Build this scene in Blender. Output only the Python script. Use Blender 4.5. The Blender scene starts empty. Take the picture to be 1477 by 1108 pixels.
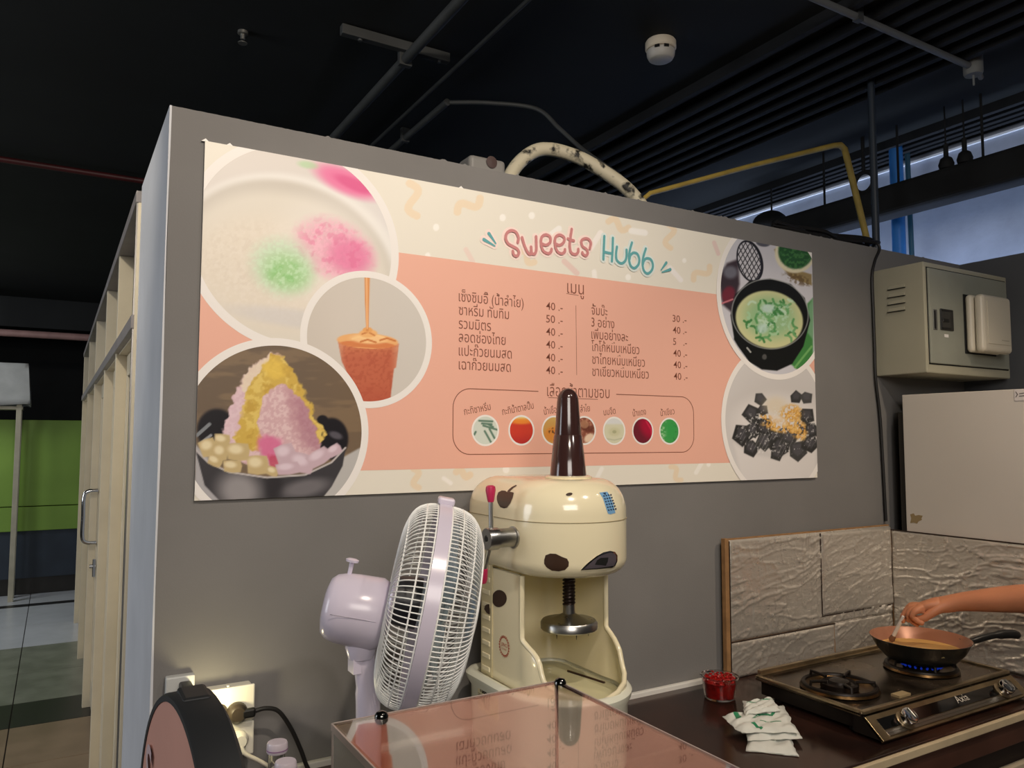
import bpy, bmesh, math, random
import numpy as np
from mathutils import Vector, Matrix
from mathutils.bvhtree import BVHTree

# ------------------------------------------------------------------ camera
F, YAW, PITCH, ROLL = 1113.17, 0.5325, 0.0708, 0.001
CAM = np.array([-0.26306, -1.80935, 1.52])
FW = np.array([math.sin(YAW)*math.cos(PITCH), math.cos(YAW)*math.cos(PITCH), math.sin(PITCH)])
RT = np.array([math.cos(YAW), -math.sin(YAW), 0.0])
UP = np.cross(RT, FW)
RT, UP = math.cos(ROLL)*RT+math.sin(ROLL)*UP, -math.sin(ROLL)*RT+math.cos(ROLL)*UP
sc = bpy.context.scene
cd = bpy.data.cameras.new('camera'); cam = bpy.data.objects.new('camera', cd)
sc.collection.objects.link(cam); sc.camera = cam
cd.sensor_width = 36; cd.lens = F/1477*36; cd.clip_start = .02
cam.matrix_world = Matrix(((RT[0], UP[0], -FW[0], CAM[0]), (RT[1], UP[1], -FW[1], CAM[1]), (RT[2], UP[2], -FW[2], CAM[2]), (0, 0, 0, 1)))

# ------------------------------------------------------------------ world, lights, exposure
w = bpy.data.worlds.new('world'); sc.world = w; w.use_nodes = True
w.node_tree.nodes['Background'].inputs[0].default_value = (.66, .70, .78, 1)
w.node_tree.nodes['Background'].inputs[1].default_value = .07
sc.view_settings.view_transform = 'Standard'; sc.view_settings.look = 'None'
sc.view_settings.exposure = 0.06; sc.view_settings.gamma = 1; sc.view_settings.use_curve_mapping = False

def light(name, kind, loc, power, col, size=.1, target=None, spot=None, size_y=None, blend=.6):
    l = bpy.data.lights.new(name, kind); l.energy = power; l.color = col
    if kind == 'AREA':
        l.size = size
        if size_y: l.shape = 'RECTANGLE'; l.size_y = size_y
    else: l.shadow_soft_size = size
    if spot: l.spot_size = spot; l.spot_blend = blend
    o = bpy.data.objects.new(name, l); sc.collection.objects.link(o); o.location = loc
    if target: o.rotation_euler = (Vector(target)-Vector(loc)).to_track_quat('-Z', 'Y').to_euler()
    return o
WARM = (1.0, .86, .71)
light('menu_spot_light', 'SPOT', (.25, -1.75, 2.84), 88, WARM, .035, (.25, 0, 2.0), 1.75, blend=1)
light('stall_spot_light', 'SPOT', (1.15, -1.7, 2.84), 34, (1, .91, .82), .035, (1.3, 0, 1.0), 2.2, blend=1)
light('cooking_spot_light', 'SPOT', (2.0, -1.35, 2.84), 56, (1, .82, .62), .05, (2.0, -.35, .85), 1.35, blend=.8)
light('hall_ceiling_light', 'AREA', (-.6, -3.4, 2.85), 75, (1, .92, .84), 1.6, (.6, 0, 1.0))
light('left_daylight', 'AREA', (-3.6, 1.2, 1.9), 50, (.90, .94, 1.0), 1.8, (-.1, 1.6, 1.2))
light('frame_fill_light', 'SPOT', (-.75, -.6, 2.84), 60, (1, .9, .74), .06, (-.15, 2.6, 1.2), 1.1, blend=.8)  # added fill spot that brightens the cream frame faces
light('far_hall_light', 'AREA', (-2.4, 5.6, 2.8), 40, (.95, .98, 1.0), 1.2, (-1.0, 6.6, 0))
light('right_daylight', 'AREA', (3.14, .6, 1.7), 24, (.62, .74, 1.0), 4.0, (3.44, .6, 2.15), size_y=.3).data.spread = 2.1
light('socket_lamp', 'POINT', (.035, -.10, .972), .6, (1, .86, .5), .012)

# ------------------------------------------------------------------ helpers
def ray(px, py): return FW+RT*((px-738.5)/F)-UP*((py-554)/F)
def at(px, py, axis, val):
    d = ray(px, py); return CAM+d*((val-CAM[axis])/d[axis])
def atY(px, py, y=0.0): return at(px, py, 1, y)
def atX(px, py, x): return at(px, py, 0, x)
def atZ(px, py, z): return at(px, py, 2, z)
def atD(px, py, depth): return CAM+ray(px, py)*depth
def project(P):
    d = np.asarray(P)-CAM; z = d@FW
    return 738.5+F*(d@RT)/z, 554-F*(d@UP)/z
def lin(c):
    c = np.asarray(c, float)/255.0
    return np.where(c <= .04045, c/12.92, ((c+.055)/1.055)**2.4)

def vnoise(x, y, scale, seed=0, octaves=4, gain=.5):
    out = 0; amp = 1; tot = 0
    for k in range(octaves):
        rng = np.random.RandomState(seed*17+k); g = rng.rand(64, 64)
        u = x*scale*2**k; v = y*scale*2**k
        iu = np.floor(u).astype(int); iv = np.floor(v).astype(int); fu = u-iu; fv = v-iv
        fu = fu*fu*(3-2*fu); fv = fv*fv*(3-2*fv)
        a = g[iu % 64, iv % 64]; b = g[(iu+1) % 64, iv % 64]; c = g[iu % 64, (iv+1) % 64]; d = g[(iu+1) % 64, (iv+1) % 64]
        out = out+amp*((a*(1-fu)+b*fu)*(1-fv)+(c*(1-fu)+d*fu)*fv); tot += amp; amp *= gain
    return out/tot

MATS = {}
def mat(name, col, rough=.5, metal=0.0, spec=.5, var=0.0, vscale=8, bump=0.0, bscale=40, col2=None, trans=0, ior=1.45,
        emit=None, estr=0, coat=0, stretch=None, rvar=0, alpha=1, detail=4, lo=.35, hi=.65, sub=0):
    if name in MATS: return MATS[name]
    m = bpy.data.materials.new(name); m.use_nodes = True; nt = m.node_tree; N = nt.nodes; L = nt.links
    b = N['Principled BSDF']; c = tuple(lin(col))+(1,)
    b.inputs['Base Color'].default_value = c; b.inputs['Roughness'].default_value = rough
    b.inputs['Metallic'].default_value = metal; b.inputs['Specular IOR Level'].default_value = spec
    b.inputs['Transmission Weight'].default_value = trans; b.inputs['IOR'].default_value = ior
    b.inputs['Coat Weight'].default_value = coat; b.inputs['Coat Roughness'].default_value = .08; b.inputs['Alpha'].default_value = alpha
    if sub: b.inputs['Subsurface Weight'].default_value = sub; b.inputs['Subsurface Radius'].default_value = (.01, .004, .002)
    if emit: b.inputs['Emission Color'].default_value = tuple(lin(emit))+(1,); b.inputs['Emission Strength'].default_value = estr
    tc = N.new('ShaderNodeTexCoord'); mp = N.new('ShaderNodeMapping'); L.new(tc.outputs['Object'], mp.inputs[0])
    if stretch: mp.inputs['Scale'].default_value = stretch
    if var or col2 is not None or rvar:
        n = N.new('ShaderNodeTexNoise'); n.inputs['Scale'].default_value = vscale; n.inputs['Detail'].default_value = detail
        L.new(mp.outputs[0], n.inputs['Vector'])
        if var or col2 is not None:
            r = N.new('ShaderNodeValToRGB'); L.new(n.outputs['Fac'], r.inputs[0])
            r.color_ramp.elements[0].position = lo; r.color_ramp.elements[1].position = hi
            r.color_ramp.elements[0].color = tuple(np.array(c[:3])*(1-var))+(1,) if col2 is None else tuple(lin(col2))+(1,)
            r.color_ramp.elements[1].color = c if col2 is not None else tuple(np.minimum(np.array(c[:3])*(1+var), 1))+(1,)
            L.new(r.outputs[0], b.inputs['Base Color'])
        if rvar:
            mr = N.new('ShaderNodeMapRange'); L.new(n.outputs['Fac'], mr.inputs[0])
            mr.inputs[3].default_value = max(0, rough-rvar); mr.inputs[4].default_value = min(1, rough+rvar); L.new(mr.outputs[0], b.inputs['Roughness'])
    if bump:
        n2 = N.new('ShaderNodeTexNoise'); n2.inputs['Scale'].default_value = bscale; n2.inputs['Detail'].default_value = 3; L.new(mp.outputs[0], n2.inputs['Vector'])
        bm = N.new('ShaderNodeBump'); bm.inputs['Strength'].default_value = bump; bm.inputs['Distance'].default_value = .004
        L.new(n2.outputs['Fac'], bm.inputs['Height']); L.new(bm.outputs[0], b.inputs['Normal'])
    MATS[name] = m; return m
def vmat(name, rough=.5):
    m = bpy.data.materials.new(name); m.use_nodes = True; b = m.node_tree.nodes['Principled BSDF']
    a = m.node_tree.nodes.new('ShaderNodeVertexColor'); a.layer_name = 'print'
    m.node_tree.links.new(a.outputs[0], b.inputs['Base Color']); b.inputs['Roughness'].default_value = rough; b.inputs['Specular IOR Level'].default_value = .3
    return m

BASE = {}
COL = sc.collection
def props(o, label=None, cat=None, group=None, kind=None):
    if label: o['label'] = label
    if cat: o['category'] = cat
    if group: o['group'] = group
    if kind: o['kind'] = kind
    return o
def thing(name, loc, label, cat, group=None, kind=None):
    o = bpy.data.objects.new(name, None); COL.objects.link(o); o.location = loc; o.empty_display_size = .05
    BASE[o] = Vector(loc); return props(o, label, cat, group, kind)

def frame(d):
    d = Vector(d).normalized(); a = Vector((0, 0, 1)) if abs(d.z) < .9 else Vector((1, 0, 0))
    u = d.cross(a).normalized(); return u, d.cross(u).normalized(), d
class M:
    def __init__(s, T=None): s.v = []; s.f = []; s.T = T
    def add(s, vs, fs):
        n = len(s.v)
        for p in vs:
            p = Vector(p); s.v.append(s.T@p if s.T is not None else p)
        s.f += [tuple(i+n for i in f) for f in fs]; return s
    def box(s, x0, x1, y0, y1, z0, z1):
        if x0 > x1: x0, x1 = x1, x0
        if y0 > y1: y0, y1 = y1, y0
        if z0 > z1: z0, z1 = z1, z0
        return s.add([(x0, y0, z0), (x1, y0, z0), (x1, y1, z0), (x0, y1, z0), (x0, y0, z1), (x1, y0, z1), (x1, y1, z1), (x0, y1, z1)],
                     [(0, 3, 2, 1), (4, 5, 6, 7), (0, 1, 5, 4), (1, 2, 6, 5), (2, 3, 7, 6), (3, 0, 4, 7)])
    def tube(s, path, r, seg=10, closed=False, caps=True):
        P = [Vector(p) for p in path]; n = len(P); R = r if hasattr(r, '__len__') else [r]*n
        vs = []; u = None
        for i in range(n):
            a = P[(i-1) % n] if (closed or i > 0) else P[i]; b = P[(i+1) % n] if (closed or i < n-1) else P[i]
            d = (b-a).normalized()
            if u is None: u = frame(d)[0]
            u = (u-d*u.dot(d)).normalized(); v = d.cross(u)
            for k in range(seg):
                t = 2*math.pi*k/seg; vs.append(P[i]+(u*math.cos(t)+v*math.sin(t))*R[i])
        fs = []
        for i in range(n if closed else n-1):
            j = (i+1) % n
            for k in range(seg):
                l = (k+1) % seg; fs.append((i*seg+k, i*seg+l, j*seg+l, j*seg+k))
        if caps and not closed: fs += [tuple(range(seg))[::-1], tuple((n-1)*seg+k for k in range(seg))]
        return s.add(vs, fs)
    def lathe(s, prof, c, axis=(0, 0, 1), seg=32, caps=True):
        u, v, d = frame(axis); c = Vector(c); vs = []; fs = []
        for (r, h) in prof:
            for k in range(seg):
                t = 2*math.pi*k/seg; vs.append(c+d*h+(u*math.cos(t)+v*math.sin(t))*r)
        n = len(prof)
        for i in range(n-1):
            for k in range(seg):
                l = (k+1) % seg; fs.append((i*seg+k, i*seg+l, (i+1)*seg+l, (i+1)*seg+k))
        if caps:
            if prof[0][0] > 1e-6: fs.append(tuple(range(seg))[::-1])
            if prof[-1][0] > 1e-6: fs.append(tuple((n-1)*seg+k for k in range(seg)))
        return s.add(vs, fs)
    def prism(s, pts, off):
        n = len(pts); off = Vector(off); P = [Vector(p) for p in pts]
        return s.add(P+[p+off for p in P], [tuple(range(n))[::-1], tuple(range(n, 2*n))]+[(i, (i+1) % n, n+(i+1) % n, n+i) for i in range(n)])
    def grid(s, fn, nu, nv, cu=False):
        vs = [fn(i/(nu if cu else nu-1), j/(nv-1)) for j in range(nv) for i in range(nu)]
        fs = [(j*nu+i, j*nu+(i+1) % nu, (j+1)*nu+(i+1) % nu, (j+1)*nu+i) for j in range(nv-1) for i in range(nu if cu else nu-1)]
        return s.add(vs, fs)
    def build(s, name, m, parent=None, smooth=False, bevel=0, label=None, cat=None, group=None, kind=None, base=None, seg=2, sub=0, solid=0, fix=True):
        b = BASE[parent] if parent is not None else Vector(base if base is not None else (0, 0, 0))
        if parent is None and base is None:
            xs = [p.x for p in s.v]; ys = [p.y for p in s.v]; b = Vector(((min(xs)+max(xs))/2, (min(ys)+max(ys))/2, min(p.z for p in s.v)))
        me = bpy.data.meshes.new(name); me.from_pydata([tuple(p-b) for p in s.v], [], s.f)
        if fix:
            bm = bmesh.new(); bm.from_mesh(me); bmesh.ops.remove_doubles(bm, verts=bm.verts, dist=1e-6)
            bmesh.ops.recalc_face_normals(bm, faces=bm.faces); bm.to_mesh(me); bm.free()
        me.materials.append(m)
        if smooth:
            me.polygons.foreach_set('use_smooth', [True]*len(me.polygons))
            try: me.set_sharp_from_angle(angle=math.radians(42))
            except Exception: pass
        me.update()
        o = bpy.data.objects.new(name, me); COL.objects.link(o); BASE[o] = b
        if parent is not None: o.parent = parent
        else: o.location = b
        if solid: q = o.modifiers.new('solid', 'SOLIDIFY'); q.thickness = solid; q.offset = 0
        if sub: q = o.modifiers.new('sub', 'SUBSURF'); q.levels = sub; q.render_levels = sub
        if bevel: q = o.modifiers.new('bevel', 'BEVEL'); q.width = bevel; q.segments = seg; q.limit_method = 'ANGLE'; q.harden_normals = False
        return props(o, label, cat, group, kind)

def catmull(P, n=8, closed=False):
    P = [np.array(p, float) for p in P]; out = []; N = len(P)
    for i in range(N if closed else N-1):
        p0 = P[(i-1) % N] if closed or i > 0 else 2*P[0]-P[1]; p1 = P[i]; p2 = P[(i+1) % N]
        p3 = P[(i+2) % N] if closed or i+2 < N else 2*P[-1]-P[-2]
        for k in range(n):
            t = k/n; out.append(.5*((2*p1)+(-p0+p2)*t+(2*p0-5*p1+4*p2-p3)*t*t+(-p0+3*p1-3*p2+p3)*t**3))
    if not closed: out.append(P[-1])
    return out

def clip(poly, x0, x1, z0, z1):
    for (ax, val, sg) in ((0, x0, 1), (0, x1, -1), (1, z0, 1), (1, z1, -1)):
        out = []
        for i in range(len(poly)):
            a = poly[i-1]; b = poly[i]; da = sg*(a[ax]-val); db = sg*(b[ax]-val)
            if (da >= 0) != (db >= 0):
                t = da/(da-db); out.append((a[0]+(b[0]-a[0])*t, a[1]+(b[1]-a[1])*t))
            if db >= 0: out.append(b)
        poly = out
        if len(poly) < 3: return []
    return poly

TXT = {}
def text_mesh(s, bold=0.0, font=None):
    key = (s, bold)
    if key in TXT: return TXT[key]
    cu = bpy.data.curves.new('t', 'FONT'); cu.body = s; cu.size = 1; cu.resolution_u = 3; cu.offset = bold
    o = bpy.data.objects.new('t', cu); COL.objects.link(o); bpy.context.view_layer.update()
    dg = bpy.context.evaluated_depsgraph_get(); me = bpy.data.meshes.new_from_object(o.evaluated_get(dg))
    vs = [(v.co.x, v.co.y) for v in me.vertices]; fs = [tuple(p.vertices) for p in me.polygons]
    bpy.data.objects.remove(o); bpy.data.curves.remove(cu); bpy.data.meshes.remove(me)
    TXT[key] = (vs, fs); return vs, fs
def put_text(m, s, org, xd, yd, size, width=None, bold=0.0, lift=None):
    """flat text on the plane org + xd*u + yd*v"""
    vs, fs = text_mesh(s, bold); org = Vector(org); xd = Vector(xd); yd = Vector(yd)
    xs = [v[0] for v in vs]; x0, x1 = min(xs), max(xs); sx = size if width is None else width/(x1-x0)
    m.add([org+xd*((v[0]-x0)*sx)+yd*(v[1]*size) for v in vs], fs)
# ------------------------------------------------------------------ the setting
ZT, ZC, XL, XR = 2.2535, 2.95, -.070, 2.994
grey_wall = mat('grey_wall_paint', (119, 117, 115), .75, var=.06, vscale=3, bump=.08, bscale=220)
dark_wall = mat('dark_grey_paint', (92, 94, 98), .8, var=.1, vscale=2)
white_wall = mat('white_side_paint', (205, 207, 212), .6, var=.05, vscale=5, bump=.05)
black_paint = mat('black_ceiling_paint', (22, 25, 25), .85, var=.25, vscale=1.5)
cream_frame = mat('cream_frame_paint', (214, 202, 176), .5, var=.05, vscale=6)
rail_paint = mat('weathered_rail_paint', (138, 132, 130), .45, var=.1)

# poster wall, its top edge rough
m = M()
n = 420; rnd = random.Random(4)
top = []
for i in range(n+1):
    x = XL+(XR+.08-XL)*i/n; top.append((x, ZT+rnd.uniform(-.0004, .0004)+(.0035 if rnd.random() < .04 else 0)))
for y in (0, .1):
    m.add([(x, y, 0) for x, z in top]+[(x, y, z) for x, z in top], [(i, i+1, n+2+i, n+1+i) if y == 0 else (i, n+1+i, n+2+i, i+1) for i in range(n)])
m.add([(x, 0, z) for x, z in top]+[(x, .1, z) for x, z in top], [(i, i+1, n+2+i, n+1+i) for i in range(n)])
m.add([(XR+.08, 0, 0), (XR+.08, .1, 0), (XR+.08, .1, ZT), (XR+.08, 0, ZT)], [(0, 1, 2, 3)])
m.build('wall_back', grey_wall, kind='structure')
# white painted return on the left end, wavy paint edge
m = M(); path = []
for i in range(60):
    z = ZT*i/59; path.append((XL+.001*math.sin(z*9)-.0005+.002*(1-z/ZT), z))
vs = [(x, -.0015, z) for x, z in path]+[(XL-.004, -.0015, z) for x, z in path]+[(XL-.004, .64, z) for x, z in path]
m.add(vs, [(i, i+1, 61+i, 60+i) for i in range(59)]+[(60+i, 61+i, 121+i, 120+i) for i in range(59)])
m.box(XL-.003, XL+.08, .1, .64, 0, ZT-.004)
m.build('wall_left', white_wall, kind='structure', label='white painted end of the grey partition')
M().box(XR, XR+.08, -4, 0, 0, ZT).build('wall_right', dark_wall, kind='structure')
# daylit wall beyond
M().box(3.44, 3.54, -4, 9.5, 0, ZC).build('wall_far_right', mat('bluish_plaster', (160, 168, 184), .85, var=.14, vscale=5, bump=.25, bscale=30, lo=.3, hi=.7), kind='structure')
M().box(3.425, 3.44, -4, 9.5, ZC-.034, ZC-.024).build('trim_1', mat('pale_trim', (235, 238, 242), .5), kind='structure')
M().box(-5, 3.54, 9.5, 9.6, 0, ZC+.6).build('wall_far', mat('black_far_wall', (20, 22, 23), .9, var=.3, vscale=1), kind='structure')
M().box(-5, -4.9, -4, 9.5, 0, ZC).build('wall_far_left', mat('dim_left_wall', (60, 62, 66), .9, var=.2, vscale=1), kind='structure')
M().box(-5, 3.54, -4.1, -4, 0, ZC).build('wall_behind_camera', mat('dim_rear_wall', (95, 88, 80), .9, var=.2, vscale=1), kind='structure')
ceil = M().box(-5, 3.54, -4.1, 9.6, ZC+.03, ZC+.13).build('ceiling', black_paint, kind='structure')
ribm = mat('dark_purlin_paint', (18, 20, 23), .8, var=.2, vscale=3)
for i, x in enumerate([1.955, 2.08, 2.17, 2.26, 2.35, 2.44, 2.53, 2.62, 3.20, 3.26, 3.315, 3.365]):
    M().box(x-.014, x+.014, -4, 9.5, ZC-.012, ZC+.03).build('ceiling_rib', ribm, ceil)
for y in (7.6,):
    M().box(-5, 1.9, y, y+.35, ZC-.28, ZC+.03).build('ceiling_beam', mat('far_beam_paint', (24, 27, 29), .8, var=.3, vscale=2), ceil)
# floor, with its bands of tiles as pieces
floor = M().box(-5, 3.54, -4.1, 9.6, -.12, -.008).build('floor', mat('floor_screed', (70, 66, 60), .9), kind='structure')
ft = {'brown': mat('brown_floor_tile', (150, 128, 104), .35, var=.12, vscale=6, rvar=.1), 'black': mat('black_floor_tile', (40, 40, 40), .35, var=.1),
      'grey': mat('grey_green_floor_tile', (132, 134, 122), .3, var=.18, vscale=7), 'white': mat('white_floor_tile', (205, 208, 214), .25, var=.05, vscale=4)}
ys = [(1.2, 1.9, 'brown'), (1.9, 2.55, 'brown'), (2.55, 3.12, 'brown'), (3.12, 3.55, 'black'), (3.55, 4.2, 'grey'), (4.2, 4.95, 'grey'), (4.95, 5.7, 'white'), (5.7, 6.55, 'white'), (6.55, 6.68, 'black'), (6.68, 7.2, 'white')]
for (a, b, k) in ys:
    for x0 in (-1.62, -1.02, -.42):
        M().box(x0+.003, x0+.597 if x0 < -.5 else 0.02, a+.003, b-.003, -.008, 0).build('floor_tile', ft[k], floor)

# glazed side of the shop: frame with posts, rails, fanlight panes and doors
X0, X1 = -.082, .022; FT = 2.205
win = thing('window_1', (XL, 3.1, 1.86), None, None, kind='structure'); win['label'] = 'cream framed glazed screen along the side of the shop'
posts = [.66, 1.42, 2.22, 3.30, 4.42, 5.62]
for y in posts: M().box(X0, X1, y-.022, y+.022, 0, FT).build('frame_post', cream_frame, win, bevel=.002)
M().box(X0-.006, X1, .64, 5.64, FT, FT+.035).build('top_rail', rail_paint, win, bevel=.002)
M().box(X0-.008, X0+.01, .64, 5.64, 1.835, 1.875).build('middle_rail', rail_paint, win, bevel=.002)
M().box(X0+.01, X1, .64, 5.64, 1.83, 1.88).build('transom', cream_frame, win)
M().box(X0-.004, X0+.008, .645, .665, 0, FT+.03).build('edge_strip', mat('brushed_edge', (150, 146, 140), .3, 1.0), win)
glass = mat('window_glass', (225, 235, 235), .03, trans=1, ior=1.45)
for a, b in zip(posts[:-1], posts[1:]):
    M().box(-.012, -.006, a+.022, b-.022, 1.88, FT).build('pane', glass, win)
leaf = mat('pale_door_panel', (186, 188, 192), .45, var=.05, vscale=3)
for i, (a, b) in enumerate(zip(posts[:-1], posts[1:])):
    d = thing('door_%d' % (i+1), (XL, (a+b)/2, 0), None, None, kind='structure')
    s = .05
    M().box(-.045, -.008, a+.024, a+.024+s, .04, 1.828).build('door_stile', cream_frame, d, bevel=.002)
    M().box(-.045, -.008, b-.024-s, b-.024, .04, 1.828).build('door_stile', cream_frame, d, bevel=.002)
    M().box(-.045, -.008, a+.024+s, b-.024-s, 1.75, 1.828).build('door_rail', cream_frame, d)
    M().box(-.045, -.008, a+.024+s, b-.024-s, .04, .16).build('door_rail', cream_frame, d)
    M().box(-.036, -.022, a+.024+s, b-.024-s, .16, 1.75).build('door_panel', leaf, d)
    if i == 2:
        h = M(); hy = 3.2
        h.tube(catmull([(-.045, hy, .93), (-.095, hy, .935), (-.115, hy, .965), (-.115, hy, 1.08), (-.115, hy, 1.19), (-.095, hy, 1.22), (-.045, hy, 1.225)], 5), .011, 10)
        h.build('door_handle', mat('chrome', (215, 215, 215), .12, 1.0), d, smooth=True)
        M().lathe([(.012, 0), (.012, .03)], (-.045, hy, .80), (-1, 0, 0), 14).build('door_lock', MATS['chrome'], d)
        M().box(-.06, -.045, hy-.012, hy+.012, .74, .84).build('lock_plate', MATS['chrome'], d, bevel=.003)

# grey trim behind the worktop
M().box(-.06, 2.36, -.016, 0, .755, .784).build('trim_2', mat('white_edge_strip', (214, 212, 206), .5, var=.05), bevel=.003, kind='structure')

# ------------------------------------------------------------------ pipes and fittings near the ceiling
blackpipe = mat('black_painted_pipe', (62, 64, 64), .55, var=.15, vscale=10)
def pipe(name, pts, r, m, label, cat='pipe', group=None, smoothn=0, seg=12, clamps=(), parts=None):
    P = catmull(pts, smoothn) if smoothn else pts
    t = thing(name, pts[0], label, cat, group)
    M().tube(P, r, seg).build('pipe_run', m, t, smooth=True)
    for c in clamps:
        c = Vector(c); mm = M(); mm.box(c.x-r*1.3 if True else 0, c.x+r*1.3, c.y-.012, c.y+.012, c.z-r*1.2, ZC+.029); mm.build('pipe_clamp', blackpipe, t, bevel=.002)
    return t
pipe('ceiling_pipe', [(.80, -1.6, 2.92), (.80, 6.5, 2.92)], .019, blackpipe, 'thickest black pipe under the ceiling, rising from behind the menu wall', clamps=[(.80, .78, 2.92), (.80, 3.0, 2.92)])
pipe('conduit', [(1.0, -1.6, 2.935), (1.0, 6.5, 2.935)], .008, blackpipe, 'thin black conduit just right of the thickest ceiling pipe', clamps=[(1.0, 2.0, 2.935)])
pipe('conduit', [(1.10, 1.04, 2.93), (1.10, 6.0, 2.93)], .015, blackpipe, 'short black pipe whose open end stops above the menu wall', clamps=[(1.10, 1.5, 2.93)])
b = thing('pipe_bracket', (.75, .76, 2.93), 'black bar crossing over the thickest ceiling pipe', 'bracket')
M().box(.55, .97, .745, .775, 2.942, 2.978).build('bar', blackpipe, b, bevel=.003)
for x in (.62, .93): M().tube([(x, .76, 2.935), (x, .76, 2.98)], .008, 8).build('bolt', blackpipe, b)
pipe('flexible_conduit', [(1.11, 1.04, 2.93), (1.25, .95, 2.925), (1.42, .85, 2.90), (1.47, .75, 2.79), (1.50, .62, 2.66), (1.52, .42, 2.50)], .009, blackpipe, 'thin black hose curving down from the open pipe end to the cream hose', smoothn=8)
pipe('conduit', [(1.60, -.25, 2.93), (2.66, -.25, 2.93)], .012, mat('grey_conduit', (96, 98, 98), .5), 'grey conduit crossing the dark ceiling ribs at the upper right', clamps=[(2.0, -.25, 2.93)])
j = thing('junction_box', (2.69, -.25, 2.92), 'small round junction box at the end of the grey ceiling conduit', 'junction box')
M().lathe([(.0, -.03), (.03, -.03), (.034, -.02), (.034, .05)], (2.69, -.25, 2.93), (0, 0, 1), 18).build('box_body', mat('dusty_grey', (120, 122, 120), .7), j, smooth=True)
M().tube([(2.72, -.25, 2.93), (2.80, -.22, 2.93)], .01, 8).build('nipple', MATS['dusty_grey'], j)
M().tube([(2.69, -.25, 2.90), (2.69, -.25, 2.86)], .004, 6).build('wire_tail', MATS['dusty_grey'], j)
red = mat('red_pipe_paint', (62, 18, 20), .5, var=.2, vscale=6)
pipe('sprinkler_pipe', [(-4.5, 2.78, 2.925), (1.6, 2.78, 2.925)], .016, red, 'dark red sprinkler pipe crossing high at the left', clamps=[(-1.2, 2.78, 2.925), (1.2, 2.78, 2.925)])
pipe('sprinkler_pipe', [(-4.5, 7.0, 2.53), (1.6, 7.0, 2.53)], .035, mat('pinkish_pipe_paint', (150, 118, 114), .5, var=.15), 'thick pinkish pipe low across the dark hall at the far left', clamps=[(-1.0, 7.0, 2.53)])
s = thing('sprinkler', (.262, .99, 2.95), 'small pale sprinkler head on the black ceiling, left of the pipes', 'sprinkler')
M().lathe([(.018, 0), (.018, -.01), (.008, -.012), (.008, -.03), (.0, -.03)], (.262, .99, 2.98), (0, 0, 1), 14).build('sprinkler_body', mat('dull_metal', (150, 150, 145), .4, .8), s, smooth=True)
M().lathe([(.0, 0), (.016, 0), (.016, -.003), (.0, -.003)], (.262, .99, 2.938), (0, 0, 1), 14).build('deflector', MATS['dull_metal'], s)

# smoke detector
c = atZ(953, 71, ZC); c = Vector((c[0], c[1], ZC+.03))
s = thing('smoke_detector', c, 'round cream smoke detector on the black ceiling', 'smoke detector')
crm = mat('aged_white_plastic', (226, 214, 192), .45)
M().lathe([(.052, 0), (.056, -.006), (.056, -.030), (.052, -.034)], c, (0, 0, 1), 36).build('detector_base', crm, s, smooth=True)
M().lathe([(.046, -.034), (.052, -.040), (.050, -.056), (.044, -.068), (.038, -.072), (0, -.072)], c, (0, 0, 1), 36).build('detector_head', mat('grey_white_plastic', (188, 184, 176), .5), s, smooth=True)
for k in range(0, 10, 3):
    a = k*.628-1.9
    q = M(Matrix.Translation(c+Vector((.0535*math.cos(a), .0535*math.sin(a), -.040)))@Matrix.Rotation(a, 4, 'Z')); q.box(-.002, .002, -.009, .009, -.006, .004)
    q.build('vent_slot', mat('black_plastic', (18, 18, 18), .4), s)

# cream hose arching over the wall
hose = mat('mould_spotted_cream_hose', (205, 196, 170), .6, col2=(30, 28, 24), vscale=26, detail=8, lo=.36, hi=.47)
hp = [(.985, .34, 0.0), (.985, .34, 1.6), (.985, .34, 2.10), (.99, .34, 2.30), (1.01, .35, 2.405), (1.10, .33, 2.49), (1.22, .30, 2.485), (1.33, .26, 2.43), (1.41, .22, 2.36), (1.45, .18, 2.26), (1.46, .16, 2.10)]
t = thing('drain_hose', (1.2, .3, 2.1), 'cream hose spotted with black mould arching over the wall', 'hose')
M().tube(catmull(hp, 8), .023, 16).build('hose_body', hose, t, smooth=True)
# small plastic box behind the top edge
bx = atY(702, 234, .13)
t = thing('plastic_box', (bx[0], .13, ZT-.1), 'small pale plastic box with a dark oval, peeping over the wall', 'box')
M().box(bx[0]-.06, bx[0]+.06, .12, .20, ZT-.02, bx[2]+.012).build('box_body', mat('pale_grey_plastic', (128, 126, 122), .5), t, bevel=.012, seg=3)
M().lathe([(0, 0), (.016, 0), (.018, .002), (.0, .003)], (bx[0]+.01, .119, bx[2]-.002), (0, -1, 0), 20).build('dark_oval', mat('dull_brown_plastic', (70, 52, 48), .5), t)
M().box(bx[0]-.03, bx[0]+.03, .14, .18, ZT-.16, ZT-.02).build('box_bracket', MATS['pale_grey_plastic'], t)
# yellow bent pipe
yel = mat('ochre_pipe_paint', (178, 152, 74), .5, var=.15, vscale=12)
yp = [(1.50, .3, 2.36), (1.56, .3, 2.408), (2.10, .3, 2.612), (2.60, .3, 2.792)] + [(2.645, .3, 2.803), (2.675, .3, 2.79), (2.69, .3, 2.75)] + [(2.75, .3, 2.58), (2.82, .3, 2.38), (2.87, .3, 2.2)]
pipe('gas_pipe', yp+[(2.88, .3, 0)], [.008, .009, .010, .012]+[.014]*7, yel, 'bent ochre yellow pipe behind the menu wall')
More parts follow.
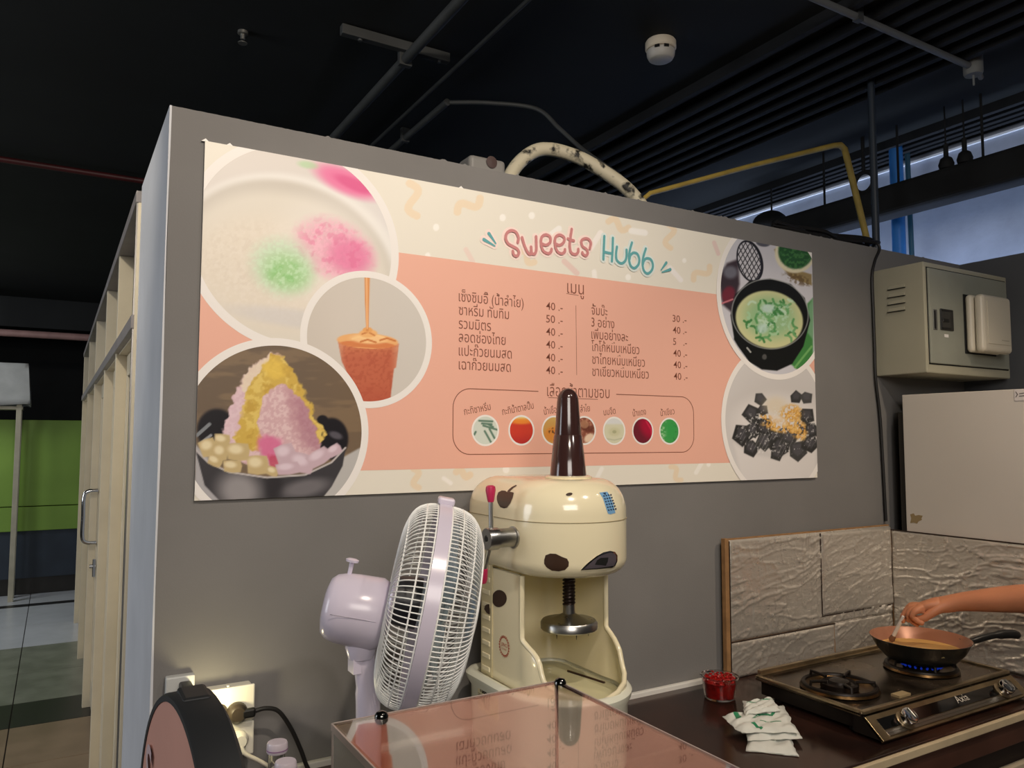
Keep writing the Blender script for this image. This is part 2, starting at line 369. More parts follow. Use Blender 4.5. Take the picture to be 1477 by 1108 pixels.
# vertical services
pipe('conduit', [(2.505, .05, ZT-.01), (2.505, .05, 2.98)], .014, mat('blue_black_pipe', (44, 52, 62), .5), 'upright black pipe at the top of the wall beside the yellow pipe')
bl = mat('blue_pipe_paint', (44, 110, 176), .45, var=.12)
pipe('water_pipe', [(3.235, .42, .4), (3.235, .42, 2.98)], .031, bl, 'thick upright blue pipe beyond the wall')
pipe('water_pipe', [(3.36, .43, .4), (3.36, .43, 1.9), (3.345, .43, 2.98)], .012, mat('teal_pipe_paint', (40, 76, 90), .45), 'thin upright teal pipe right of the blue pipe')
# big black duct
t = thing('duct', (3.1, -1, 2.56), 'long black duct running in front of the daylit wall', 'duct')
dk = mat('black_duct', (20, 21, 22), .8, var=.3)
M().box(3.0, 3.12, -3.5, 1.0, 2.555, 2.695).build('duct_body', dk, t, bevel=.02, seg=3)
for y in (-1.6, -.6, -.08, .3, .7): M().tube([(3.06, y, 2.69), (3.06, y, 2.98)], .006, 6).build('hanger_rod', dk, t)
S_ = atY(1113, 303, 1.15); t = thing('sack', (S_[0], 1.15, S_[2]-.2), 'black crumpled sack hanging at the end of the duct', 'bag')
M().grid(lambda u, v: (S_[0]+.11*math.sin(math.pi*v)**.6*math.cos(2*math.pi*u)*(1+.2*math.sin(9*u+5*v)), 1.15+.11*math.sin(math.pi*v)**.6*math.sin(2*math.pi*u)*(1+.12*math.sin(14*u)), S_[2]-.2+.2*v), 28, 12, cu=True).build('sack_body', dk, t, smooth=True)
M().tube([(S_[0], 1.15, S_[2]-.01), (S_[0], 1.15, 2.978)], .005, 6).build('cord', dk, t)
def valve(y, lab):
    t = thing('pipe_valve', (3.0, y, 2.70), lab, 'valve')
    M().lathe([(.0, 0), (.028, 0), (.032, .02), (.024, .045), (.010, .055), (.010, .11), (0, .11)], (3.05, y, 2.70), (0, 0, 1), 16).build('valve_body', dk, t, smooth=True)
    M().tube([(3.05, y, 2.80), (3.05, y, 2.98)], .004, 6).build('stem', dk, t)
valve(.07, 'left of two black valves hanging over the duct'); valve(-.01, 'right of two black valves hanging over the duct')
t = thing('ring_valve', (3.05, .42, 2.70), 'black ring shaped fitting above the duct near the blue pipe', 'valve')
M().tube([(3.05, .47+.05*math.cos(a*.3142), 2.755+.05*math.sin(a*.3142)) for a in range(20)], .011, 8, closed=True).build('ring', dk, t, smooth=True)
M().tube([(3.05, .47, 2.80), (3.05, .47, 2.98)], .009, 8).build('stem', dk, t)
# cables on top of the wall and down it
blk = mat('black_cable', (26, 25, 25), .5)
cp = [(2.02, .05, ZT+.006), (2.12, .04, ZT+.02), (2.22, .03, ZT+.012), (2.33, .02, ZT+.018), (2.42, .0, ZT+.02), (2.436, -.010, ZT-.004), (2.408, -.008, 2.20), (2.386, -.008, 2.13), (2.384, -.010, 2.0), (2.385, -.010, 1.868), (2.386, -.010, 1.75), (2.405, -.010, 1.6), (2.414, -.010, 1.4), (2.420, -.010, 1.215)]
t = thing('power_cable', (2.42, 0, 2.2), 'black cable running over the wall top and down beside the electrical box', 'cable')
M().tube(catmull(cp, 8), .0052, 8).build('cable_run', blk, t, smooth=True)
for z, x in (): M().box(x-.013, x+.013, -.018, 0, z, z+.012).build('cable_clip', mat('black_plastic', (18, 18, 18), .4), t, bevel=.002)
t = thing('cable_bundle', (2.3, .05, ZT), 'tangle of black cables lying on top of the wall', 'cable')
for k in range(4):
    r_ = random.Random(k); pts = [(1.95+.11*i+r_.uniform(-.02, .02), .05+r_.uniform(-.02, .03), ZT+.014+.008*k+r_.uniform(0, .02)) for i in range(6)]
    M().tube(catmull(pts, 6), .008, 8).build('cable_strand', blk, t, smooth=True)

# ------------------------------------------------------------------ far left hall
gy = 7.15
def gz(py): return atY(60, py, gy)[2]
t = thing('stall_counter', (-1.5, gy, 0), 'lime green stall counter with dark lower panel across the hall', 'counter')
grn = mat('lime_green_panel', (128, 164, 66), .5, var=.08, vscale=2)
zs = [gz(765), gz(730), gz(606)]
M().box(-2.6, .35, gy, gy+.5, zs[1]+.004, zs[2]).build('upper_panel', grn, t, bevel=.004)
M().box(-2.6, .35, gy, gy+.5, zs[0], zs[1]-.004).build('lower_green_panel', grn, t, bevel=.004)
M().box(-2.6, .35, gy+.03, gy+.5, .16, zs[0]).build('dark_panel', mat('blue_black_panel', (44, 54, 66), .6, var=.12, vscale=5), t)
M().box(-2.6, .35, gy+.06, gy+.5, 0, .16).build('plinth', MATS['black_plastic'], t)
zt = atY(20, 525, 6.9)[2]; zb2 = atY(20, 588, 6.9)[2]; xr = atY(40, 560, 6.9)[0]
t = thing('draped_stand', (-.9, 6.9, 0), 'tall pale frame with a white cloth over its top, far left', 'stand')
wf = mat('pale_stand_paint', (176, 170, 150), .5, var=.1)
for (x, y) in ((xr-.06, 6.86), (xr-.85, 6.86), (xr-.06, 7.06), (xr-.85, 7.06)): M().box(x-.022, x+.022, y-.022, y+.022, 0, zt-.03).build('leg', wf, t, bevel=.003)
M().box(xr-.88, xr-.03, 6.84, 7.09, zb2-.02, zb2+.01).build('shelf', wf, t, bevel=.003)
def drape(u, v):
    a = u*4; i = int(a) % 4; f = a-int(a); cs = [(xr-.90, 6.80), (xr+.0, 6.80), (xr+.0, 7.12), (xr-.90, 7.12)]
    p = np.array(cs[i])*(1-f)+np.array(cs[(i+1) % 4])*f; o = .014*math.sin(u*60)*(1-v)+.02*(1-v)
    c0 = np.array([xr-.45, 6.96]); p = p+(p-c0)/np.linalg.norm(p-c0)*o
    return (p[0], p[1], zb2+.02+(zt-zb2-.02)*v+.012*math.sin(u*31)*(1-v))
m = M().grid(drape, 96, 8, cu=True); k = len(m.v); m.add([(xr-.90, 6.80, zt), (xr, 6.80, zt), (xr, 7.12, zt), (xr-.90, 7.12, zt)], [(0, 1, 2, 3)])
m.build('cloth', mat('white_cloth', (176, 178, 176), .9, var=.08), t, smooth=True, solid=.003)
# ------------------------------------------------------------------ the menu board
BW, BZ0, BZ1, BF = 2.0413, 1.3852, 2.1852, -.008
board = thing('menu_board', (BW/2, 0, BZ0), 'large peach and cream dessert shop menu board on the grey wall', 'sign')
cream_print = vmat('cream_print', .42)
def pl(px, py): p = atY(px, py, BF); return p[0], p[2]
def smooth(a, e0, e1): t = np.clip((a-e0)/(e1-e0), 0, 1); return t*t*(3-2*t)
class Paint:
    """colours for a grid of points; features are given where they sit on the printed sheet"""
    def __init__(s, X, Z, col):
        s.X, s.Z = X, Z
        P = np.stack([X, np.full_like(X, BF), Z], -1); s.x, s.y = project(P); s.c = np.zeros(X.shape+(3,))+np.array(col, float)
    def over(s, m, col): s.c = s.c*(1-m[..., None])+np.array(col, float)*m[..., None]; return s
    def ell(s, cx, cy, rx, ry, ang=0, soft=.15):
        a = math.radians(ang); dx, dy = s.x-cx, s.y-cy
        u = (dx*math.cos(a)+dy*math.sin(a))/rx; v = (-dx*math.sin(a)+dy*math.cos(a))/ry
        return 1-smooth(np.sqrt(u*u+v*v), 1-soft, 1+soft)
    def poly(s, pts, soft=0):
        ins = np.zeros(s.x.shape, bool); n = len(pts); dmin = np.full(s.x.shape, 1e9)
        for i in range(n):
            x0, y0 = pts[i-1]; x1, y1 = pts[i]
            c = ((y0 > s.y) != (y1 > s.y)); xx = (x1-x0)*(s.y-y0)/((y1-y0) or 1e-9)+x0; ins ^= c & (s.x < xx)
            t = np.clip(((s.x-x0)*(x1-x0)+(s.y-y0)*(y1-y0))/((x1-x0)**2+(y1-y0)**2+1e-9), 0, 1)
            dmin = np.minimum(dmin, np.hypot(s.x-x0-t*(x1-x0), s.y-y0-t*(y1-y0)))
        sd = np.where(ins, dmin, -dmin); return smooth(sd, -max(soft, .6), max(soft, .6))
    def line(s, pts, wd, soft=.7):
        dmin = np.full(s.x.shape, 1e9)
        for (x0, y0), (x1, y1) in zip(pts[:-1], pts[1:]):
            t = np.clip(((s.x-x0)*(x1-x0)+(s.y-y0)*(y1-y0))/((x1-x0)**2+(y1-y0)**2+1e-9), 0, 1)
            dmin = np.minimum(dmin, np.hypot(s.x-x0-t*(x1-x0), s.y-y0-t*(y1-y0)))
        return 1-smooth(dmin, wd/2-soft, wd/2+soft)
    def n(s, scale, seed=0, oc=4): return vnoise(s.x, s.y, scale, seed, oc)
def print_grid(name, x0, x1, z0, z1, step, y, fn, keep=None, label=None):
    nx = int((x1-x0)/step)+2; nz = int((z1-z0)/step)+2
    xs = np.linspace(x0, x1, nx); zs = np.linspace(z0, z1, nz); X, Z = np.meshgrid(xs, zs)
    p = fn(X, Z); c = lin(np.clip(p.c, 0, 255))
    idx = np.arange(nx*nz).reshape(nz, nx); a, b, cc, d = idx[:-1, :-1], idx[:-1, 1:], idx[1:, 1:], idx[1:, :-1]
    q = np.stack([a, b, cc, d], -1).reshape(-1, 4)
    if keep is not None:
        k = keep(X, Z); kq = k[:-1, :-1] & k[:-1, 1:] & k[1:, 1:] & k[1:, :-1]; q = q[kq.ravel()]
    base = BASE[board]; me = bpy.data.meshes.new(name)
    co = np.stack([X-base.x, np.full_like(X, y-base.y), Z-base.z], -1).reshape(-1, 3)
    me.vertices.add(len(co)); me.vertices.foreach_set('co', co.ravel())
    me.loops.add(q.size); me.loops.foreach_set('vertex_index', q.ravel().astype(np.int32))
    me.polygons.add(len(q)); me.polygons.foreach_set('loop_start', np.arange(0, q.size, 4, dtype=np.int32))
    me.update(calc_edges=True)
    at_ = me.color_attributes.new('print', 'FLOAT_COLOR', 'POINT')
    at_.data.foreach_set('color', np.concatenate([c.reshape(-1, 3), np.ones((len(co), 1))], 1).ravel())
    me.materials.append(cream_print); me.update()
    o = bpy.data.objects.new(name, me); COL.objects.link(o); o.parent = board; BASE[o] = base
    return props(o, label)
M().box(0, BW, BF+.0006, -.001, BZ0, BZ1).build('board_panel', mat('board_core', (214, 210, 204), .5), board)

# cream sheet with confetti
def sheet(X, Z):
    p = Paint(X, Z, (235, 230, 217)); R = random.Random(3)
    orange = (238, 212, 176)
    def worm(cx, cy, s, a, col=orange, wd=9, al=.6):
        pts = []
        for i in range(13):
            t = i/12*2-1; lx = t*s; ly = math.sin(t*math.pi)*s*.42
            pts.append((cx+lx*math.cos(a)-ly*math.sin(a), cy+lx*math.sin(a)+ly*math.cos(a)))
        p.over(p.line(pts, wd)*al, col)
    worm(596, 288, 24, 1.35, wd=11); worm(676, 296, 19, 2.6, wd=11); worm(892, 324, 15, .3, wd=9); worm(966, 341, 17, 1.5, wd=8); worm(1012, 394, 15, -.7, wd=8); worm(760, 371, 13, .6, wd=9)
    worm(600, 690, 14, 1.3, wd=9); worm(668, 683, 10, .2, wd=10); worm(975, 683, 12, .9, wd=7)
    for (x, y, r) in ((629, 328, 4.5), (725, 314, 4.5), (767, 311, 4.5), (617, 369, 4), (987, 376, 3), (906, 400, 4), (730, 677, 5), (1022, 670, 3), (562, 243, 3)):
        p.over(p.ell(x, y, r, r*1.15), (250, 247, 240))
    for (x0, y0, x1, y1, wd, c) in ((911, 333, 930, 336, 9, (250, 248, 244)), (866, 336, 852, 358, 8, (250, 244, 240)), (806, 330, 796, 338, 9, (250, 248, 244)), (814, 377, 832, 394, 8, (232, 204, 196)), (672, 360, 682, 378, 7, (236, 214, 204)),
                                    (1030, 350, 1036, 366, 6, (232, 206, 200)), (857, 392, 858, 402, 7, (250, 246, 240)), (966, 386, 982, 404, 7, (246, 242, 240)), (868, 676, 858, 696, 6, (248, 245, 238)), (1012, 668, 1004, 682, 6, (248, 245, 238)), (640, 690, 650, 697, 6, (250, 246, 240))):
        p.over(p.line([(x0, y0), (x1, y1)], wd)*.85, c)
    return p
y = BF
print_grid('cream_sheet', 0, BW, 1.94, BZ1, .0028, y, sheet); print_grid('cream_sheet', 0, BW, BZ0, 1.46, .0028, y, sheet)
zt_ = pl(800, 396)[1]; ztl = pl(577, 366)[1]; zb_ = pl(700, 676)[1]
zt_ = (pl(577, 366.5)[1]+pl(1033, 423)[1])/2; zb_ = (pl(525, 679)[1]+pl(1048, 667.5)[1])/2
y -= .0004
M().add([(0, y, zb_), (BW, y, zb_), (BW, y, zt_), (0, y, zt_)], [(0, 1, 2, 3)]).build('peach_band', mat('peach_print', (238, 182, 162), .42, spec=.3), board, fix=False)

def circ3(a, b, c):
    A = np.array([[b[0]-a[0], b[1]-a[1]], [c[0]-a[0], c[1]-a[1]]])*2
    B = np.array([b[0]**2+b[1]**2-a[0]**2-a[1]**2, c[0]**2+c[1]**2-a[0]**2-a[1]**2])
    o = np.linalg.solve(A, B); return o[0], o[1], math.hypot(o[0]-a[0], o[1]-a[1])
white_print = mat('white_print', (242, 238, 234), .42, spec=.3)
def ring(cx, cz, r0, r1, y, name, m):
    mm = M(); n = 160
    for i in range(n):
        a, b = 2*math.pi*i/n, 2*math.pi*(i+1)/n
        q = [(cx+r0*math.cos(a), cz+r0*math.sin(a)), (cx+r1*math.cos(a), cz+r1*math.sin(a)), (cx+r1*math.cos(b), cz+r1*math.sin(b)), (cx+r0*math.cos(b), cz+r0*math.sin(b))]
        q = clip(q, 0, BW, BZ0, BZ1)
        if q: mm.add([(u, y, v) for u, v in q], [tuple(range(len(q)))])
    return mm.build(name, m, board, fix=False)
def photo(pts, border, step, fn, label):
    global y
    cx, cz, R_ = circ3(*[pl(*p) for p in pts]); y -= .0002
    print_grid('photo_print', max(0, cx-R_), min(BW, cx+R_), max(BZ0, cz-R_), min(BZ1, cz+R_), step, y, fn, lambda X, Z: np.hypot(X-cx, Z-cz) < R_-border*.35, label)
    y -= .00015; ring(cx, cz, R_-border, R_, y, 'photo_border', white_print)

def bowl_noodles(X, Z):
    p = Paint(X, Z, (222, 216, 210)); n1 = p.n(.05, 1); n2 = p.n(.25, 2); st = p.n(.12, 8)
    p.over(smooth(p.y+.25*p.x, 300, 520)*.5, (232, 232, 236))
    p.over(p.ell(415, 395, 175, 140, 20, .05), (238, 236, 232))               # rim
    p.over(p.ell(410, 388, 160, 125, 20, .05), (206, 200, 190))               # shade inside rim
    p.over(p.ell(412, 400, 158, 118, 20, .10), (226, 220, 208))
    p.over(p.ell(395, 395, 120, 80, 12, .3)*.8, (232, 222, 206))
    p.over(p.ell(395, 395, 118, 72, 12, .3)*smooth(n2, .45, .62)*.4, (238, 230, 218))
    p.over(p.ell(375, 375, 90, 50, 12, .3)*smooth(p.n(.2, 5), .52, .6)*.25, (214, 202, 186))
    p.over(p.ell(470, 355, 70, 80, 35, .5)*.35, (246, 242, 238))
    m = p.ell(482, 360, 55, 38, 28, .35); p.over(m*(.65+.5*(n2-.5)), (240, 160, 190)); p.over(m*smooth(n2, .5, .62)*.7, (250, 198, 214)); p.over(p.ell(505, 370, 32, 24, 20, .5)*.6, (232, 104, 158)); p.over(m*smooth(st, .56, .64)*.35, (228, 104, 152))
    m = p.ell(408, 385, 44, 38, 25, .4); p.over(m*.75, (200, 226, 196)); p.over(p.ell(413, 392, 32, 24, 20, .6)*.7, (150, 208, 132)); p.over(m*smooth(n2, .5, .6)*.5, (214, 242, 210)); p.over(p.ell(412, 396, 26, 18, 0, .4)*smooth(st, .5, .6)*.4, (124, 194, 106))
    p.over(p.ell(500, 262, 48, 17, 24, .4)*.95, (236, 120, 168)); p.over(p.ell(510, 266, 30, 8, 24, .4)*.6, (218, 70, 132)); p.over(p.ell(444, 238, 14, 5, 10, .5)*.7, (176, 214, 164))
    p.over(p.ell(430, 460, 95, 13, 8, .5)*.45, (205, 205, 212))
    return p
photo([(575, 368), (520.5, 248), (362, 489.5)], .020, .0024, bowl_noodles, 'photo of a bowl with pink and green sweet noodles')
def tea_cup(X, Z):
    p = Paint(X, Z, (208, 200, 190)); n2 = p.n(.3, 3)
    p.over(smooth(p.x, 440, 620)*.7, (214, 210, 204)); p.over(p.ell(500, 480, 40, 60, 0, .9)*.3, (226, 216, 206))
    cup = p.poly([(487, 490), (575, 496), (571, 530), (568, 532), (562, 582), (518, 582), (497, 530), (493, 522)], 1)
    p.over(cup, (196, 106, 78)); p.over(cup*smooth(p.y, 520, 480)*.9, (226, 150, 100)); p.over(cup*smooth(n2, .5, .62)*.35, (168, 76, 56)); p.over(cup*smooth(p.y, 545, 580)*.6, (184, 88, 66))
    p.over(cup*smooth(p.x, 500, 488)*.5, (228, 180, 150)); p.over(cup*smooth(p.x, 562, 575)*.5, (228, 180, 150))
    p.over(p.ell(530, 492, 44, 11, 3, .06), (240, 182, 120)); p.over(p.ell(530, 497, 40, 5, 3, .1)*.8, (214, 122, 72))
    p.over(p.ell(532, 489, 26, 7, 3, .3), (250, 204, 146))
    for k, (a, b) in enumerate(((508, 489), (520, 493), (534, 487), (548, 491))): p.over(p.line([(a, b), (a+10, b-3), (a+22, b+1)], 2.4), (206, 122, 64) if k % 2 else (252, 210, 150))
    p.over(p.ell(531, 481, 13, 6, 0, .2), (244, 186, 120)); p.over(p.line([(522, 482), (531, 479), (540, 484)], 2), (208, 128, 72)); p.over(p.ell(530, 476, 7, 4), (236, 172, 104))
    p.over(p.poly([(525.5, 390), (533.5, 390), (532.5, 430), (531.5, 478), (528, 478), (526, 430)], .7), (222, 148, 86)); p.over(p.line([(528.5, 392), (529.5, 474)], 1.6), (250, 200, 148))
    return p
photo([(432.5, 488), (528.6, 391), (622.6, 488.7)], .0165, .0022, tea_cup, 'photo of an iced tea cup with syrup poured on top')
def shaved_ice(X, Z):
    p = Paint(X, Z, (112, 96, 80)); n1 = vnoise(p.x, p.y*5, .02, 4); n2 = p.n(.28, 5); n3 = p.n(.1, 6)
    p.over(smooth(n1, .4, .6)*.6, (142, 120, 94)); p.over(smooth(p.x, 420, 520)*.3, (130, 106, 80))
    p.over(p.poly([(440, 690), (530, 640), (530, 760), (400, 760)], 2), (190, 188, 186))                                    # table right
    p.over(p.poly([(281, 640), (300, 660), (320, 722), (281, 724)], 2), (176, 174, 178))
    blk_ = (26, 24, 30)
    p.over(p.ell(312, 620, 28, 30, 10, .12), blk_); p.over(p.ell(478, 633, 24, 30, 0, .1), blk_); p.over(p.ell(484, 628, 10, 5, 20, .4)*.5, (150, 146, 158)); p.over(p.ell(465, 606, 8, 7, 0, .2), blk_)
    p.over(p.line([(284, 628), (302, 612)], 5), (130, 136, 142)); p.over(p.line([(288, 640), (304, 628)], 4), (150, 154, 160))
    bowl = p.poly([(282, 650), (300, 668), (330, 682), (385, 690), (440, 686), (478, 668), (498, 648), (494, 672), (478, 702), (462, 722), (320, 726), (295, 700)], 1)
    p.over(bowl, (62, 60, 64)); p.over(bowl*p.ell(345, 708, 30, 26, 20, .6)*.8, (176, 172, 174)); p.over(bowl*p.ell(440, 704, 34, 12, -12, .5)*.6, (150, 146, 150)); p.over(bowl*p.ell(395, 700, 12, 30, 0, .6)*.5, (34, 32, 36))
    p.over(p.line([(283, 650), (300, 667), (330, 681), (385, 689), (440, 685), (478, 667), (498, 646)], 2.6), (196, 190, 190))
    X_, Y_ = p.x, p.y; p.x = X_+(vnoise(X_, Y_, .11, 31, 3)-.5)*13; p.y = Y_+(vnoise(X_, Y_, .11, 32, 3)-.5)*13
    cone = p.poly([(320, 640), (330, 590), (345, 555), (362, 530), (378, 516), (393, 512), (408, 516), (422, 540), (440, 575), (452, 605), (466, 650), (440, 672), (360, 672), (326, 655)], 2)
    p.over(cone, (214, 176, 182)); p.over(cone*smooth(n2, .42, .62)*.6, (238, 214, 214)); p.over(cone*p.ell(330, 610, 18, 50, 20, .5)*.6, (232, 206, 220)); p.over(cone*p.ell(446, 610, 16, 50, -18, .5)*.6, (164, 106, 126)); p.over(cone*p.ell(425, 600, 8, 44, -14, .7)*.5, (186, 136, 148))
    p.over(p.poly([(345, 556), (362, 530), (378, 516), (395, 512), (400, 524), (376, 545), (360, 575)], 2)*.8, (236, 222, 196))
    yl = p.poly([(362, 556), (376, 530), (392, 514), (410, 516), (426, 544), (442, 574), (454, 602), (468, 624), (468, 634), (460, 640), (448, 606), (434, 572), (412, 556), (390, 560), (378, 578), (372, 602), (376, 634), (370, 652), (346, 646), (336, 632), (346, 610), (352, 580)], 2)
    p.over(yl, (212, 178, 84)); p.over(yl*smooth(p.n(.08, 5), .45, .62)*.8, (232, 206, 116)); p.over(yl*smooth(n3, .56, .66)*.35, (180, 140, 56)); p.over(p.ell(396, 532, 17, 12, 30, .4)*.7, (240, 206, 92))
    p.over(p.ell(388, 645, 18, 16, 0, .4)*.9, (220, 112, 156)); p.over(p.ell(397, 664, 10, 11, 0, .3)*.8, (196, 70, 100))
    p.x, p.y = X_, Y_
    def cube(cx, cy, w, h, a, c, hi):
        r_ = math.radians(a); q = [(cx+math.cos(r_)*sx*w-math.sin(r_)*sy*h, cy+math.sin(r_)*sx*w+math.cos(r_)*sy*h) for sx, sy in ((-1, -.8), (-.2, -1), (.8, -1), (1, -.2), (.9, .8), (.1, 1), (-.8, .9))]
        p.over(p.poly(q, 1.2), c); p.over(p.ell(cx-w*.2, cy-h*.3, w*.6, h*.5, a, .5)*.8, hi)
    for (cx, cy, w, h, a) in ((300, 646, 13, 13, -15), (320, 635, 12, 9, 10), (318, 653, 11, 12, 5), (343, 652, 17, 13, 5), (310, 665, 11, 8, 25), (335, 673, 14, 9, 5), (371, 671, 16, 14, 4), (393, 680, 9, 7, 20)):
        cube(cx, cy, w, h, a, (202, 180, 132), (244, 232, 196))
    for (cx, cy, w, h, a) in ((411, 655, 15, 14, -12), (436, 668, 18, 14, 20), (415, 676, 18, 9, -5), (460, 660, 18, 11, -30), (482, 650, 11, 8, -30)):
        cube(cx, cy, w, h, a, (204, 178, 190), (232, 214, 226))
    return p
photo([(402.7, 488), (531, 616), (286, 536)], .0175, .0021, shaved_ice, 'photo of pink shaved ice with yellow topping in a steel bowl')
def grass_jelly(X, Z):
    p = Paint(X, Z, (214, 211, 210)); n2 = p.n(.3, 7); R = random.Random(8)
    p.over(p.ell(1120, 590, 75, 60, 0, .5)*.5, (198, 194, 192))
    p.over(p.ell(1120, 606, 80, 52, 0, .1)*.6, (206, 202, 200)); p.over(p.poly([(1058, 640), (1080, 655), (1120, 662), (1176, 640), (1176, 695), (1070, 695)], 4), (226, 222, 220))
    p.over(p.ell(1120, 610, 64, 40, 0, .3)*.7, (232, 228, 226))
    def jel(cx, cy, s, a, c):
        r_ = math.radians(a); q = [(cx+s*math.cos(r_+t)*k, cy+s*1.05*math.sin(r_+t)*k) for t, k in ((0, 1), (1.3, .95), (2.6, 1.05), (3.6, .9), (4.9, 1))]
        p.over(p.poly(q, .9), c); p.over(p.poly([(x*.6+cx*.4, y*.6+cy*.4-2) for x, y in q], 2)*.5, (98, 96, 104))
    for (cx, cy, s) in ((1096, 576, 9), (1148, 573, 9), (1163, 574, 9), (1083, 597, 13), (1100, 592, 8), (1070, 628, 15), (1086, 620, 12), (1083, 647, 12), (1102, 617, 15), (1102, 637, 13), (1118, 632, 12), (1124, 645, 15), (1137, 630, 15), (1150, 650, 14), (1163, 600, 12), (1170, 622, 12), (1168, 640, 13), (1155, 618, 9), (1120, 655, 10)):
        jel(cx, cy, s*1.08, R.uniform(0, 360), (46+int(s*cx) % 30,)*3)
    st = smooth(np.sin((p.x+.5*p.y)*1.15), .55, .95)*p.ell(1122, 630, 56, 26, 0, .2); p.over(st*.35*smooth(p.n(.07, 3), .45, .6), (206, 204, 206))
    m = np.clip(p.ell(1140, 596, 16, 12, 0, .3)+p.ell(1128, 615, 28, 9, 8, .3)+p.ell(1152, 620, 11, 15, -20, .3)+p.ell(1108, 604, 12, 5, 20, .3), 0, 1)
    p.over(m*smooth(n2, .36, .5), (212, 158, 76)); p.over(m*smooth(n2, .54, .64)*.8, (240, 202, 128)); p.over(p.ell(1118, 585, 16, 12, 0, .6)*.6, (222, 206, 176))
    p.over(p.ell(1122, 606, 14, 6, 20, .4)*.7, (232, 216, 196)); p.over(smooth(p.n(.4, 9), .66, .72)*p.ell(1120, 625, 60, 35)*.7, (232, 230, 230))
    return p
photo([(1039.7, 603), (1068.5, 519), (1051.6, 664.8)], .0185, .0022, grass_jelly, 'photo of black grass jelly cubes with brown sugar')
def pandan_bowl(X, Z):
    p = Paint(X, Z, (206, 206, 214)); n2 = p.n(.28, 2); n3 = p.n(.12, 12)
    p.over(smooth(p.y, 420, 360)*.25, (170, 172, 184))
    p.over(p.poly([(1042, 440), (1036, 400), (1048, 380), (1064, 374), (1066, 410), (1056, 452)], 3), (62, 52, 60)); p.over(p.ell(1053, 393, 10, 9, 0, .4), (110, 110, 122)); p.over(p.ell(1050, 425, 9, 12, 20, .3)*.9, (122, 46, 62)); p.over(p.line([(1040, 438), (1056, 432)], 2.4), (200, 120, 130))
    # dark lattice ladle
    m = p.ell(1081, 377, 17, 30, -14, .06); p.over(m, (200, 200, 208))
    a = np.sin((p.x*.9+p.y*.55)*.52); b = np.sin((p.x*.95-p.y*.5)*.52); net = np.maximum(smooth(np.abs(a), .5, .22), smooth(np.abs(b), .5, .22)); p.over(m*net*.95, (40, 40, 48))
    p.over(np.clip(p.ell(1081, 377, 18.5, 31, -14, .03)-p.ell(1080, 377, 15.5, 28, -14, .04), 0, 1), (38, 38, 46))
    p.over(p.ell(1100, 351, 10, 5, 8, .2)*.8, (58, 60, 72))
    # green leaf basket
    p.over(p.poly([(1116, 360), (1124, 382), (1142, 402), (1170, 412), (1170, 396), (1150, 390), (1130, 372), (1120, 358)], 1.5), (150, 132, 92)); p.over(p.ell(1150, 403, 20, 7, 20, .4)*smooth(n2, .45, .55)*.7, (96, 76, 50))
    p.over(p.ell(1146, 366, 29, 28, 0, .06), (222, 216, 188)); p.over(p.ell(1147, 363, 25, 25, 0, .08), (42, 86, 50)); p.over(p.ell(1147, 363, 25, 25)*smooth(n2, .5, .6)*.6, (84, 140, 78))
    # leaves right
    p.over(p.poly([(1172, 430), (1164, 438), (1160, 470), (1150, 500), (1134, 520), (1150, 534), (1172, 520)], 2), (70, 136, 72)); p.over(p.poly([(1172, 430), (1166, 440), (1164, 480), (1172, 490)], 2)*.7, (140, 178, 150)); p.over(p.line([(1170, 500), (1146, 530)], 3), (118, 176, 104))
    # black pot
    p.over(p.poly([(1053, 455), (1058, 486), (1058, 490), (1064, 500), (1080, 522), (1098, 533), (1120, 535), (1142, 525), (1158, 500), (1168, 462), (1160, 430), (1140, 410), (1110, 402), (1080, 406), (1060, 425)], 1.2), (22, 24, 24))
    p.over(np.clip(p.ell(1110, 453, 56, 51, 12, .02)-p.ell(1110, 453, 54.5, 49.5, 12, .02), 0, 1)*.8, (178, 182, 182))
    liq = p.ell(1109, 461, 49, 41, 14, .04); p.over(liq, (206, 208, 158)); R = random.Random(11)
    p.over(p.ell(1110, 458, 36, 29, 10, .4)*.8, (142, 190, 142))
    for k in range(46):
        cx = 1110+R.uniform(-34, 34); cy = 460+R.uniform(-27, 27); a0 = R.uniform(0, 6.28); L = R.uniform(8, 17); cc = R.choice([(66, 132, 72), (88, 154, 92), (170, 210, 168), (196, 224, 196), (110, 170, 110)])
        pts = [(cx+L*t*math.cos(a0+t*.9), cy+L*t*math.sin(a0+t*.9)) for t in (-.6, -.2, .2, .6)]; p.over(p.line(pts, 3.2, .8)*liq*.9, cc)
    p.over(p.ell(1107, 445, 9, 6, 0, .4)*.8, (196, 220, 220)); p.over(p.ell(1099, 474, 8, 7, 0, .4)*.7, (190, 218, 212)); p.over(smooth(n2, .58, .66)*p.ell(1118, 456, 26, 22)*.6, (190, 222, 200))
    p.over(p.line([(1077, 502), (1082, 508)], 2.4), (170, 172, 170)); p.over(p.ell(1102, 515, 3.4, 4, 0, .3)*.7, (110, 110, 110))
    return p
photo([(1032.8, 415), (1053.6, 344.8), (1067.5, 518.6)], .0185, .0020, pandan_bowl, 'photo of green pandan noodles in a black pot')

